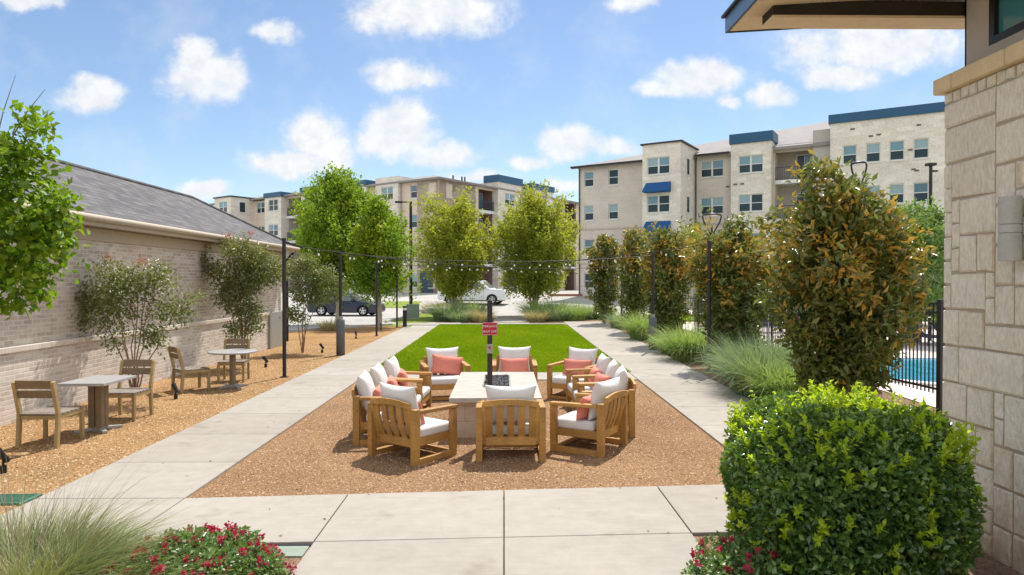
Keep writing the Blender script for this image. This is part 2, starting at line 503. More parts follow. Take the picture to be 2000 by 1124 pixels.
M['lf_rose'] = make_leaf('rose_leaf', (0.045, 0.11, 0.022), (0.15, 0.25, 0.06), (0.22, 0.31, 0.12), 0.3, 0.35, 0.5, 6)
M['petal'] = make_leaf('crimson_petal', (0.20, 0.006, 0.025), (0.44, 0.024, 0.075), (0.58, 0.09, 0.15), 0.25, 0.6, 0.2, 8)
M['crape_bloom'] = make_leaf('dusty_pink_bloom', (0.32, 0.10, 0.09), (0.46, 0.17, 0.13), (0.5, 0.3, 0.2), 0.3, 0.7, 0.2, 8)
M['lf_far'] = make_leaf('pool_tree_leaf', (0.05, 0.12, 0.028), (0.18, 0.29, 0.08), (0.28, 0.38, 0.11), 0.35, 0.5, 0.3, 1.5)
M['bl_green'] = make_leaf('green_blade', (0.10, 0.19, 0.04), (0.28, 0.40, 0.12), (0.48, 0.48, 0.24), 0.35, 0.6, 0.25, 5)
M['bl_blue'] = make_leaf('blue_green_blade', (0.07, 0.125, 0.07), (0.22, 0.31, 0.17), (0.42, 0.43, 0.28), 0.35, 0.6, 0.25, 5)
M['bl_tan'] = make_leaf('tan_blade', (0.24, 0.22, 0.11), (0.42, 0.38, 0.22), (0.5, 0.44, 0.3), 0.3, 0.7, 0.2, 5)
M['bl_near'] = make_leaf('near_blade', (0.085, 0.13, 0.040), (0.235, 0.28, 0.11), (0.42, 0.36, 0.20), 0.3, 0.55, 0.3, 5)
M['seed'] = make_leaf('seed_stalk', (0.18, 0.14, 0.10), (0.36, 0.30, 0.22), (0.40, 0.34, 0.26), 0.2, 0.7, 0.2, 5)


# ---------------------------------------------------------------- mesh helpers
class MB:
    def __init__(self):
        self.v, self.f, self.mi, self.sm = [], [], [], []
        self.cur = 0

    def add(self, verts, faces, smooth=False):
        b = len(self.v)
        self.v += [tuple(v) for v in verts]
        for f in faces:
            self.f.append(tuple(i + b for i in f))
            self.mi.append(self.cur)
            self.sm.append(smooth)
        return self

    def box(self, x0, x1, y0, y1, z0, z1, mat=None):
        vs = [(x, y, z) for z in (z0, z1) for y in (y0, y1) for x in (x0, x1)]
        if mat is not None:
            vs = [tuple(mat @ Vector(v)) for v in vs]
        return self.add(vs, [(0, 2, 3, 1), (4, 5, 7, 6), (0, 1, 5, 4), (2, 6, 7, 3), (0, 4, 6, 2), (1, 3, 7, 5)])

    def quad(self, a, b, c, d):
        return self.add([a, b, c, d], [(0, 1, 2, 3)])

    def bar(self, p0, p1, w, h, up=(0, 0, 1)):
        p0, p1 = Vector(p0), Vector(p1)
        d = (p1 - p0).normalized()
        s = d.cross(Vector(up))
        if s.length < 1e-4:
            s = d.cross(Vector((1, 0, 0)))
        s.normalize()
        n = s.cross(d)
        vs = []
        for p in (p0, p1):
            for a, b in ((-1, -1), (1, -1), (1, 1), (-1, 1)):
                vs.append(p + s * a * w / 2 + n * b * h / 2)
        return self.add(vs, [(3, 2, 1, 0), (4, 5, 6, 7), (0, 1, 5, 4), (1, 2, 6, 5), (2, 3, 7, 6), (3, 0, 4, 7)])

    def tube(self, pts, rad, n=8, caps=True):
        pts = [Vector(p) for p in pts]
        if not isinstance(rad, (list, tuple)):
            rad = [rad] * len(pts)
        vs, fs = [], []
        ref = None
        for i, p in enumerate(pts):
            d = (pts[min(i + 1, len(pts) - 1)] - pts[max(i - 1, 0)])
            d.normalize()
            if ref is None:
                ref = d.orthogonal().normalized()
            else:
                ref = (ref - d * ref.dot(d))
                ref.normalize()
            b = d.cross(ref)
            for k in range(n):
                a = 2 * math.pi * k / n
                vs.append(p + (ref * math.cos(a) + b * math.sin(a)) * rad[i])
        for i in range(len(pts) - 1):
            for k in range(n):
                k2 = (k + 1) % n
                fs.append((i * n + k, i * n + k2, (i + 1) * n + k2, (i + 1) * n + k))
        self.add(vs, fs, True)
        if caps:
            self.add(vs[:n], [tuple(range(n))[::-1]])
            self.add(vs[-n:], [tuple(range(n))])
        return self

    def prism(self, outline, z0, z1):
        n = len(outline)
        vs = [(x, y, z0) for x, y in outline] + [(x, y, z1) for x, y in outline]
        fs = [tuple(range(n))[::-1], tuple(range(n, 2 * n))]
        fs += [(i, (i + 1) % n, n + (i + 1) % n, n + i) for i in range(n)]
        return self.add(vs, fs)

    def lathe(self, prof, n=20, c=(0, 0, 0)):
        vs, fs = [], []
        for r, z in prof:
            for k in range(n):
                a = 2 * math.pi * k / n
                vs.append((c[0] + r * math.cos(a), c[1] + r * math.sin(a), c[2] + z))
        for i in range(len(prof) - 1):
            for k in range(n):
                k2 = (k + 1) % n
                fs.append((i * n + k, i * n + k2, (i + 1) * n + k2, (i + 1) * n + k))
        return self.add(vs, fs, True)

    def blob(self, c, r, seed=0, n=6, squash=(1, 1, 1), rough=0.15):
        rr = random.Random(seed)
        vs, fs = [], []
        rings = n
        for i in range(1, rings):
            th = math.pi * i / rings
            for k in range(n + 2):
                a = 2 * math.pi * k / (n + 2)
                q = r * (1 + rr.uniform(-rough, rough))
                vs.append((c[0] + q * squash[0] * math.sin(th) * math.cos(a), c[1] + q * squash[1] * math.sin(th) * math.sin(a), c[2] + q * squash[2] * math.cos(th)))
        w = n + 2
        for i in range(rings - 2):
            for k in range(w):
                fs.append((i * w + k, (i + 1) * w + k, (i + 1) * w + (k + 1) % w, i * w + (k + 1) % w))
        vs.append((c[0], c[1], c[2] + r * squash[2]))
        vs.append((c[0], c[1], c[2] - r * squash[2]))
        t, b = len(vs) - 2, len(vs) - 1
        for k in range(w):
            fs.append((t, k, (k + 1) % w))
            fs.append((b, (rings - 2) * w + (k + 1) % w, (rings - 2) * w + k))
        return self.add(vs, fs, True)

    def build(self, name, mats, parent=None, bevel=0.0, seg=2, subsurf=0):
        me = bpy.data.meshes.new(name)
        me.from_pydata(self.v, [], self.f)
        if not isinstance(mats, (list, tuple)):
            mats = [mats]
        for m in mats:
            me.materials.append(m)
        me.polygons.foreach_set('material_index', self.mi)
        me.polygons.foreach_set('use_smooth', self.sm)
        me.update()
        o = bpy.data.objects.new(name, me)
        COL.objects.link(o)
        if parent is not None:
            o.parent = parent
        if bevel:
            b = o.modifiers.new('bevel', 'BEVEL')
            b.width = bevel
            b.segments = seg
            b.limit_method = 'ANGLE'
            b.angle_limit = R(40)
        if subsurf:
            s = o.modifiers.new('subdivision', 'SUBSURF')
            s.levels = s.render_levels = subsurf
        return o


def tag(o, label=None, cat=None, group=None, kind=None):
    if label:
        o['label'] = label
    if cat:
        o['category'] = cat
    if group:
        o['group'] = group
    if kind:
        o['kind'] = kind
    return o


def thing(name, label, cat, loc=(0, 0, 0), rz=0.0, group=None):
    o = bpy.data.objects.new(name, None)
    o.empty_display_size = 0.2
    COL.objects.link(o)
    o.location = loc
    o.rotation_euler = (0, 0, rz)
    return tag(o, label, cat, group)


def copy_tree(o, parent=None):
    kids = list(o.children)
    c = o.copy()
    COL.objects.link(c)
    if parent is not None:
        c.parent = parent
    for k in kids:
        copy_tree(k, c)
    return c


def dup(o, loc, rz, label, group=None):
    c = copy_tree(o)
    c.location = loc
    c.rotation_euler = (0, 0, rz)
    c['label'] = label
    if group:
        c['group'] = group
    return c


def arr_mesh(name, V, F, mat, parent=None, tint=None, smooth=False):
    me = bpy.data.meshes.new(name)
    V = np.asarray(V, dtype=np.float32)
    F = np.asarray(F, dtype=np.int32)
    k = F.shape[1]
    me.vertices.add(len(V))
    me.vertices.foreach_set('co', V.ravel())
    me.loops.add(F.size)
    me.loops.foreach_set('vertex_index', F.ravel())
    me.polygons.add(len(F))
    me.polygons.foreach_set('loop_start', np.arange(0, F.size, k, dtype=np.int32))
    me.polygons.foreach_set('loop_total', np.full(len(F), k, dtype=np.int32))
    if smooth:
        me.polygons.foreach_set('use_smooth', np.ones(len(F), dtype=bool))
    if tint is not None:
        at = me.attributes.new('tint', 'FLOAT', 'POINT')
        at.data.foreach_set('value', np.asarray(tint, dtype=np.float32))
    me.materials.append(mat)
    me.update(calc_edges=True)
    me.validate()
    o = bpy.data.objects.new(name, me)
    COL.objects.link(o)
    if parent is not None:
        o.parent = parent
    return o


def nrm(a):
    return a / np.maximum(np.linalg.norm(a, axis=1, keepdims=True), 1e-6)


def leaf_arrays(Pt, D, N, Ls, w=0.5, fold=0.22, droop=0.15):
    D = nrm(D)
    S = nrm(np.cross(N, D))
    N2 = np.cross(D, S)
    Ls = Ls[:, None]
    base = Pt
    tip = Pt + D * Ls - N2 * Ls * droop
    mid = Pt + D * Ls * 0.48
    l = mid + S * Ls * w * 0.5 + N2 * fold * Ls * 0.4
    r = mid - S * Ls * w * 0.5 + N2 * fold * Ls * 0.4
    n = len(Pt)
    V = np.stack([base, l, tip, r], axis=1).reshape(-1, 3)
    i = np.arange(n)[:, None] * 4
    F = np.concatenate([i + np.array([[0, 2, 1]]), i + np.array([[0, 3, 2]])], axis=0)
    return V, F


def rand_unit(n):
    return nrm(rng.normal(size=(n, 3)))


def leafy(name, mat, parent, centres, spread, per, size, w=0.5, up=0.5, out_from=None, tintf=None, size_var=0.35, fold=0.22):
    """leaves in sprays round many clump centres"""
    C0 = np.repeat(np.asarray(centres, dtype=float), per, axis=0)
    n = len(C0)
    sp = np.repeat(np.asarray(spread, dtype=float).reshape(-1, 1), per, axis=0) if np.ndim(spread) else spread
    off = rng.normal(size=(n, 3)) * sp
    Pt = C0 + off
    D = rand_unit(n)
    if out_from is not None:
        o = nrm(Pt - np.asarray(out_from, dtype=float))
        D = nrm(D + o * 0.7)
    N = nrm(rand_unit(n) * (1 - up) + np.array([[0, 0, 1.0]]) * up + (nrm(Pt - np.asarray(out_from, dtype=float)) * 0.5 if out_from is not None else 0))
    Ls = size * (1 + rng.uniform(-size_var, size_var, n))
    V, F = leaf_arrays(Pt, D, N, Ls, w, fold)
    t = np.zeros(n) if tintf is None else np.clip(tintf(Pt, off), 0, 1)
    return arr_mesh(name, V, F, mat, parent, np.repeat(t, 4))


def crown_centres(ells, dens, shell=0.55):
    """clump centres inside a union of ellipsoids, more of them near the skin"""
    out = []
    for (cx, cy, cz, rx, ry, rz) in ells:
        n = max(3, int(dens * (rx * ry * rz) ** (2 / 3)))
        d = rand_unit(n)
        r = (rng.uniform(shell ** 3, 1, n) ** (1 / 3))[:, None]
        out.append(np.array([[cx, cy, cz]]) + d * r * np.array([[rx, ry, rz]]))
    return np.concatenate(out)


def blades(name, mat, parent, n, r0, h, hvar, lean, width, seed_tint=0.2, centre=(0, 0, 0), sag=0.6, sector=None, segs=4):
    """arching blades from a tuft"""
    a = rng.uniform(0, 2 * math.pi, n) if sector is None else rng.uniform(sector[0], sector[1], n)
    rr = r0 * np.sqrt(rng.uniform(0, 1, n))
    base = np.stack([centre[0] + rr * np.cos(a), centre[1] + rr * np.sin(a), np.full(n, centre[2])], 1)
    a2 = a + rng.normal(0, 0.5, n)
    out = np.stack([np.cos(a2), np.sin(a2), np.zeros(n)], 1)
    hh = h * (1 + rng.uniform(-hvar, hvar, n))
    ln = lean * hh * rng.uniform(0.25, 1.0, n)
    side = np.stack([-np.sin(a2), np.cos(a2), np.zeros(n)], 1) * (width * rng.uniform(0.6, 1.3, n))[:, None] * 0.5
    side[:, 2] += rng.normal(0, 0.25, n) * width
    sg = sag * rng.uniform(0.3, 1.2, n) * ln / np.maximum(lean, 0.05)
    rows = []
    for k in range(segs + 1):
        s = k / segs
        p = base + out * (ln * s ** 1.5)[:, None]
        p[:, 2] += hh * (s - 0.0) - sg * s ** 2.6
        p[:, 2] = np.maximum(p[:, 2], centre[2] + 0.01)
        wk = (1 - s ** 1.6) * 0.95 + 0.05
        rows.append(p - side * wk)
        rows.append(p + side * wk)
    V = np.stack(rows, 1)
    m = V.shape[1]
    i = np.arange(n)[:, None] * m
    F = np.concatenate([i + np.array([[2 * k, 2 * k + 1, 2 * k + 3, 2 * k + 2]]) for k in range(segs)], 0)
    t = np.where(rng.uniform(0, 1, n) < seed_tint, rng.uniform(0.4, 1, n), 0)
    return arr_mesh(name, V.reshape(-1, 3), F, mat, parent, np.repeat(t, m), True)


# ---------------------------------------------------------------- setting: ground
def strip(name, x0, x1, ys, mat, lift, zf=ground_z, nx=1, x0f=None, x1f=None):
    mb = MB()
    for i in range(len(ys) - 1):
        a, b = ys[i], ys[i + 1]
        xa0 = x0f(a) if x0f else x0
        xb0 = x0f(b) if x0f else x0
        xa1 = x1f(a) if x1f else x1
        xb1 = x1f(b) if x1f else x1
        mb.quad((xa0, a, zf(a) + lift), (xa1, a, zf(a) + lift), (xb1, b, zf(b) + lift), (xb0, b, zf(b) + lift))
    return tag(mb.build(name, mat), kind='structure')


def slab_run(mb, quads, z0=-0.05, z1=0.03, gap=0.006):
    """concrete slabs, each a separate block with a joint round it"""
    for q in quads:
        c = (sum(p[0] for p in q) / 4, sum(p[1] for p in q) / 4)
        pts = []
        for p in q:
            dx, dy = c[0] - p[0], c[1] - p[1]
            l = math.hypot(dx, dy)
            k = gap * 1.4 / l
            pts.append((p[0] + dx * k, p[1] + dy * k))
        mb.prism(pts, z0, z1)


far_ys = [36 + i * 2 for i in range(22)] + [90, 110, 150, 300, 900]
strip('ground', -700, 700, [-300, -20, 20, 36] + far_ys[1:], M['soil'], -0.012)
strip('parking_lot', -60, 70, [29] + far_ys[:-3], M['lot'], -0.004)
ZT = 0.03

# left walk and right walk: slabs about 1.5 m long
mb = MB()
lx0, lx1 = -4.67, -3.19
ys = [3.35, 5.15, 6.84] + [8.2 + 1.5 * i for i in range(17)]
q = []
for a, b in zip(ys[:-1], ys[1:]):
    q.append([(lx0, a), (lx1, a), (lx1, b), (lx0, b)])
slab_run(mb, q)
tag(mb.build('left_walkway', M['concrete'], bevel=0.004, seg=1), kind='structure')
LW_END = ys[-1]

def rx0(y): return 2.88 + 0.010 * (y - 7)
def rx1(y): return 4.5 + max(0, (y - 12)) * 0.034
mb = MB()
ys = [7.2, 8.7, 10.2, 11.7, 13.3, 15.0, 16.6, 18.2, 19.8, 21.4, 23.0, 24.6, 26.2, 27.8, 29.4, 31, 32.6, 34.4, 36.4]
q = [[(rx0(a), a), (rx1(a), a), (rx1(b), b), (rx0(b), b)] for a, b in zip(ys[:-1], ys[1:])]
slab_run(mb, q)
tag(mb.build('right_walkway', M['concrete'], bevel=0.004, seg=1), kind='structure')

# cross walk in front of the gravel court, a little askew, and the middle walk to the viewer
mb = MB()
near = lambda x: 5.68 + 0.05 * (x + 1.58)
far_ = lambda x: 6.84 + 0.072 * (x + 3.19)
xs = [-3.19, -1.585, 0.0, 1.62, 3.2, 4.8]
q = [[(a, near(a)), (b, near(b)), (b, far_(b)), (a, far_(a))] for a, b in zip(xs[:-1], xs[1:])]
q.append([(-1.585, 3.9), (0.0, 3.9), (0.0, near(0)), (-1.585, near(-1.585))])
q.append([(0.0, 3.9), (1.62, 3.9), (1.62, near(1.62)), (0.0, near(0))])
q.append([(-1.585, 1.9), (0.0, 1.9), (0.0, 3.9), (-1.585, 3.9)])
q.append([(0.0, 1.9), (1.62, 1.9), (1.62, 3.9), (0.0, 3.9)])
slab_run(mb, q)
tag(mb.build('cross_walkway', M['concrete'], bevel=0.004, seg=1), kind='structure')

mb = MB()
slab_run(mb, [[(-3.19, 15.0), (-0.05, 15.0), (-0.05, 16.2), (-3.19, 16.2)], [(-0.05, 15.0), (2.95, 15.0), (2.97, 16.2), (-0.05, 16.2)]])
tag(mb.build('band_walkway', M['concrete'], bevel=0.004, seg=1), kind='structure')

# walk across the far end of the lawn, and the path out to the parking lot
mb = MB()
slab_run(mb, [[(-5.2, 33.75), (-2.2, 33.75), (-2.2, 35.6), (-5.2, 35.2)]], -0.05, 0.028)
q = [[(-0.55, a), (1.35, a), (1.35, a + 1.5), (-0.55, a + 1.5)] for a in (35.7, 37.2, 38.7, 40.2, 41.7)]
slab_run(mb, q)
tag(mb.build('far_path', M['concrete'], bevel=0.004, seg=1), kind='structure')
mb = MB()
mb.box(-3.2, 3.05, 34.0, 34.22, -0.05, 0.06)
tag(mb.build('lawn_kerb', M['kerb']), kind='structure')

# gravel court, side beds, lawn
def poly_sheet(name, pts, z, mat, kind='structure'):
    mb = MB()
    mb.add([(x, y, z) for x, y in pts], [tuple(range(len(pts)))])
    return tag(mb.build(name, mat), kind=kind)


poly_sheet('gravel_court', [(-3.22, 6.7), (2.95, 7.1), (3.02, 15.05), (-3.22, 15.05)], 0.004, M['gravel_brown'])
poly_sheet('gravel_bed', [(-7.72, 0.5), (-4.64, 0.5), (-4.64, 33.8), (-6.3, 33.0), (-9.5, 29.0), (-9.5, 24.5), (-7.72, 24.5)], 0.004, M['gravel_gold'])
poly_sheet('planting_bed_near', [(-4.6, 1.0), (-1.57, 1.0), (-1.57, 5.7), (-2.9, 5.65), (-3.15, 5.2)], 0.006, M['mulch'])
poly_sheet('planting_bed_right', [(4.4, 5.4), (7.3, 5.4), (8.2, 20.0), (8.2, 37.0), (5.2, 37.0), (4.6, 14.0)], 0.004, M['mulch'])
poly_sheet('planting_bed_corner', [(1.6, 1.0), (5.0, 1.0), (5.0, 5.85), (3.2, 5.9), (1.6, 5.82)], 0.006, M['mulch'])
poly_sheet('planting_bed_far', [(-3.6, 35.3), (-0.52, 35.3), (-0.52, 43.5), (-3.2, 43.5)], 0.006, M['mulch'])
poly_sheet('planting_bed_end', [(1.32, 35.0), (9.0, 36.9), (9.0, 43.5), (1.32, 43.5)], 0.006, M['mulch'])
strip('lawn', 0, 0, [16.22, 20, 24, 28, 31, 33.98], M['turf'], 0.02, lambda y: 0, 1, lambda y: -3.17, lambda y: rx0(y) - 0.02)
n_ = 90000
bx_ = rng.uniform(-3.2, 3.02, n_)
by_ = 16.16 + (34.0 - 16.16) * rng.uniform(0, 1, n_) ** 1.5
ba_ = rng.uniform(0, 6.28, n_)
bw_ = 0.006 + 0.0006 * by_
bh_ = rng.uniform(0.02, 0.055, n_)
bs_ = np.stack([np.cos(ba_), np.sin(ba_), np.zeros(n_)], 1) * bw_[:, None]
b0_ = np.stack([bx_, by_, np.full(n_, 0.018)], 1)
b1_ = b0_ + np.stack([rng.normal(0, 0.02, n_), rng.normal(0, 0.02, n_), bh_], 1)
V_ = np.stack([b0_ - bs_, b0_ + bs_, b1_], 1).reshape(-1, 3)
bt_ = np.clip(0.5 + 0.5 * np.sin(bx_ * 1.7 + 0.6 * np.sin(by_ * 0.9)) * np.sin(by_ * 0.7 + bx_ * 0.4), 0, 1) * rng.uniform(0, 0.8, n_)
o_ = arr_mesh('turf_blades', V_, np.arange(n_ * 3).reshape(-1, 3), make_leaf('turf_blade', (0.11, 0.195, 0.004), (0.215, 0.325, 0.006), (0.37, 0.46, 0.02), 0.3, 0.8, 0.1, 1.2), None, np.repeat(bt_, 3))
tag(o_, 'bright green short turf blades covering the lawn beyond the chairs', 'grass', kind='stuff')
strip('grass_verge', 0, 0, [33.0, 35.2, 37, 40, 44, 47, 50, 53], M['lawn_dry'], 0.012, ground_z, 1, lambda y: -5.3 - max(0, 35.0 - y) * 0.5 + (y - 35) * -0.02 if y < 36 else -6.2 + (y - 36) * 0.07, lambda y: -3.6 if y > 35.2 else -4.5)
strip('far_lawn', -9.8, -6.8, [51, 53, 55, 57], M['lawn_dry'], 0.012)
mb = MB()
mb.prism([(-9.5, 28.9), (-6.3, 32.9), (-5.45, 33.6), (-5.55, 33.75), (-6.4, 33.1), (-9.6, 29.1)], -0.05, 0.11)
tag(mb.build('lot_kerb', M['kerb'], bevel=0.02), kind='structure')
mb = MB()
for a in range(36, 52, 2):
    mb.prism([(-6.28 + (a - 36) * 0.07, a), (-6.14 + (a - 36) * 0.07, a), (-6.14 + (a - 34) * 0.07, a + 2), (-6.28 + (a - 34) * 0.07, a + 2)], -0.05, ground_z(a) + 0.11)
tag(mb.build('verge_kerb', M['kerb']), kind='structure')

# pool terrace
poly_sheet('pool_deck', [(7.15, 6.3), (30, 6.3), (30, 38), (8.3, 38), (8.0, 22)], 0.02, M['tile'])
poly_sheet('pool_lawn', [(9.0, 36.0), (34, 36.0), (34, 44), (9.0, 44)], 0.03, M['turf'])
mb = MB()
pool = [(8.2, 14.9), (9.6, 13.5), (17, 12.9), (17, 19.0), (10.5, 18.9), (9.2, 18.2), (8.3, 16.8)]
mb.add([(x, y, 0.035) for x, y in pool], [tuple(range(len(pool)))])
tag(mb.build('pool_water', M['pool_water']), kind='structure')
mb = MB()
for a, b in zip(pool, pool[1:] + pool[:1]):
    mb.bar((a[0], a[1], 0.045), (b[0], b[1], 0.045), 0.28, 0.05)
tag(mb.build('pool_coping_kerb', M['white_paint'], bevel=0.01), kind='structure')


def pebbles(name, n, xr, yr, size, cols_mat, z=0.006, keep=None):
    x = rng.uniform(xr[0], xr[1], n)
    y = rng.uniform(yr[0] ** 0.5, yr[1] ** 0.5, n) ** 2
    if keep is not None:
        k = keep(x, y)
        x, y = x[k], y[k]
    n = len(x)
    s = size * rng.uniform(0.5, 1.6, n)
    base = np.array([[1, 0, 0], [-1, 0, 0], [0, 1, 0], [0, -1, 0], [0, 0, 0.7], [0, 0, -0.4]], dtype=float)
    ang = rng.uniform(0, 6.28, n)
    ca, sa = np.cos(ang), np.sin(ang)
    V = np.repeat(base[None], n, 0) * (s[:, None, None]) * rng.uniform(0.6, 1.3, (n, 6, 1))
    X = V[:, :, 0] * ca[:, None] - V[:, :, 1] * sa[:, None]
    Y = V[:, :, 0] * sa[:, None] + V[:, :, 1] * ca[:, None]
    V = np.stack([X + x[:, None], Y + y[:, None], V[:, :, 2] + z], 2)
    f = np.array([[0, 2, 4], [2, 1, 4], [1, 3, 4], [3, 0, 4]])
    F = (np.arange(n)[:, None, None] * 6 + f[None]).reshape(-1, 3)
    return tag(arr_mesh(name, V.reshape(-1, 3), F, cols_mat, None, np.zeros(n * 6)), kind='stuff')


def pebble_mat(name, cols):
    t = NT(name)
    isl = t.N.new('ShaderNodeNewGeometry').outputs['Random Per Island']
    n = len(cols) - 1
    return t.set(t.ramp(isl, [(i / n, c) for i, c in enumerate(cols)]), 0.9, 0, 0.2)


o = pebbles('loose_gravel', 34000, (-3.15, 2.9), (6.85, 15.0), 0.0085, pebble_mat('brown_pebble', [(0.09, 0.05, 0.03), (0.32, 0.185, 0.10), (0.43, 0.275, 0.16), (0.54, 0.40, 0.275), (0.25, 0.14, 0.075)]), keep=lambda x, y: y > far_(x) + 0.02)
tag(o, 'brown crushed granite lying between the walks under the lounge chairs', 'gravel')
o = pebbles('loose_gravel', 34000, (-7.6, -4.7), (3.0, 24.0), 0.010, pebble_mat('gold_pebble', [(0.10, 0.055, 0.027), (0.40, 0.23, 0.105), (0.50, 0.32, 0.155), (0.62, 0.47, 0.30), (0.24, 0.13, 0.06)]))
tag(o, 'golden crushed granite in the bed along the brick building', 'gravel')


o = pebbles('loose_gravel', 2600, (-4.9, 3.4), (6.5, 15.4), 0.007, bpy.data.materials['brown_pebble'], z=0.034,
            keep=lambda x, y: (np.abs(y - far_(x)) < np.abs(rng.normal(0, 0.10, len(x)))) & (y < far_(x)) | ((x < -3.22) & (x > -3.22 - np.abs(rng.normal(0, 0.07, len(x))))) | ((x > -4.66) & (x < -4.66 + np.abs(rng.normal(0, 0.10, len(x))))) | ((x > 3.0) & (x < 3.0 + np.abs(rng.normal(0, 0.07, len(x))))))
tag(o, 'stray crumbs of crushed granite kicked onto the concrete walks', 'gravel')
n_ = 300
lx_ = np.concatenate([rng.uniform(-7.4, -4.7, 170), rng.uniform(-3.1, 4.4, 95), rng.uniform(-4.6, -3.2, 35)])
ly_ = np.concatenate([rng.uniform(5, 22, 170), rng.uniform(5.8, 14.5, 95), rng.uniform(5.5, 24, 35)])
V_, F_ = leaf_arrays(np.stack([lx_, ly_, np.full(n_, 0.038)], 1), nrm(rng.normal(size=(n_, 3)) * np.array([[1, 1, 0.12]])), nrm(np.array([[0, 0, 1.0]]) + rng.normal(0, 0.25, (n_, 3))), rng.uniform(0.02, 0.05, n_), 0.45, 0.08)
o = arr_mesh('fallen_leaves', V_, F_, make_leaf('dry_leaf', (0.10, 0.055, 0.025), (0.30, 0.19, 0.08), (0.3, 0.2, 0.1), 0.1, 0.8, 0.1), None, np.zeros(n_ * 4))
tag(o, 'dry brown leaves scattered over the gravel and the walks', 'leaves', kind='stuff')


# ---------------------------------------------------------------- brick garage building on the left
def garage():
    WX, Y0, Y1 = -7.66, -3.0, 23.6
    t = thing('brick_building', 'long single storey cream brick building with a grey shingle hip roof', 'building', (WX, Y0, 0))
    ln = Y1 - Y0
    mb = MB()
    mb.box(-5.4, 0.0, 0, ln, 1.18, 3.26)
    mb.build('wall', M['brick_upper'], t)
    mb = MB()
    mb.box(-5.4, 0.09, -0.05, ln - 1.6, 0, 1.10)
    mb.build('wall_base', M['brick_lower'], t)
    mb = MB()
    mb.box(-5.4, 0.13, -0.06, ln - 1.58, 1.10, 1.18)
    mb.build('ledge', M['ledge'], t)
    mb = MB()
    mb.box(-5.4, 0.16, ln - 1.58, ln + 0.02, 0, 1.18)
    mb.build('corner_panel', M['grey_metal'], t, 0.01)
    # eaves: soffit board, frieze, gutter
    mb = MB()
    mb.box(0.0, 0.05, 0, ln, 2.95, 3.18)
    mb.box(-5.85, 0.40, -0.4, ln + 0.4, 3.20, 3.24)
    mb.build('soffit', M['trim_tan'], t)
    mb = MB()
    mb.box(0.40, 0.42, -0.42, ln + 0.42, 3.18, 3.36)
    mb.tube([(0.47, -0.42, 3.31), (0.47, ln + 0.42, 3.31)], 0.06, 10)
    mb.build('gutter', M['trim_tan'], t)
    mb = MB()
    xe, xr, ze, zr = 0.45, -2.1, 3.34, 4.80
    a, b = -0.45, ln + 0.45
    run = xe - xr
    mb.add([(xe, a, ze), (xe, b, ze), (xr, b - run, zr), (xr, a + run, zr)], [(0, 1, 2, 3)])
    mb.add([(xe, b, ze), (2 * xr - xe, b, ze), (xr, b - run, zr)], [(0, 1, 2)])
    mb.add([(2 * xr - xe, b, ze), (2 * xr - xe, a, ze), (xr, a + run, zr), (xr, b - run, zr)], [(0, 1, 2, 3)])
    mb.add([(2 * xr - xe, a, ze), (xe, a, ze), (xr, a + run, zr)], [(0, 1, 2)])
    rf = mb.build('roof', M['shingle'], t)
    mb = MB()
    mb.tube([(xr, a + run, zr + 0.015), (xr, b - run, zr + 0.015)], 0.05, 8)
    mb.tube([(xr, b - run, zr + 0.015), (xe, b, ze + 0.02)], 0.045, 8)
    mb.build('ridge_cap', M['shingle'], rf)
    mb = MB()
    mb.tube([(0.42, ln + 0.25, 3.25), (0.15, ln + 0.16, 2.95), (0.15, ln + 0.16, 0.1)], 0.045, 8)
    mb.build('downspout', M['bronze_metal'], t)


garage()


# ---------------------------------------------------------------- apartment buildings far behind
def facade(mb, x0, x1, z0, z1, openings, y=0.0, depth=0.14, axis='x'):
    """wall skin with real openings and reveals; local x along the wall, y inwards (or swapped for the end wall)"""
    def pt(u, d, z):
        return (u, y + d, z) if axis == 'x' else (y - d, u, z)
    xs = sorted({x0, x1} | {v for o in openings for v in o[:2] if x0 < v < x1})
    zs = sorted({z0, z1} | {v for o in openings for v in o[2:] if z0 < v < z1})
    for i in range(len(xs) - 1):
        for j in range(len(zs) - 1):
            cx, cz = (xs[i] + xs[i + 1]) / 2, (zs[j] + zs[j + 1]) / 2
            if any(o[0] < cx < o[1] and o[2] < cz < o[3] for o in openings):
                continue
            mb.quad(pt(xs[i], 0, zs[j]), pt(xs[i + 1], 0, zs[j]), pt(xs[i + 1], 0, zs[j + 1]), pt(xs[i], 0, zs[j + 1]))
    for (a, b, c, d) in openings:
        mb.quad(pt(a, 0, c), pt(a, depth, c), pt(a, depth, d), pt(a, 0, d))
        mb.quad(pt(b, 0, d), pt(b, depth, d), pt(b, depth, c), pt(b, 0, c))
        mb.quad(pt(a, 0, c), pt(b, 0, c), pt(b, depth, c), pt(a, depth, c))
        mb.quad(pt(a, depth, d), pt(b, depth, d), pt(b, 0, d), pt(a, 0, d))


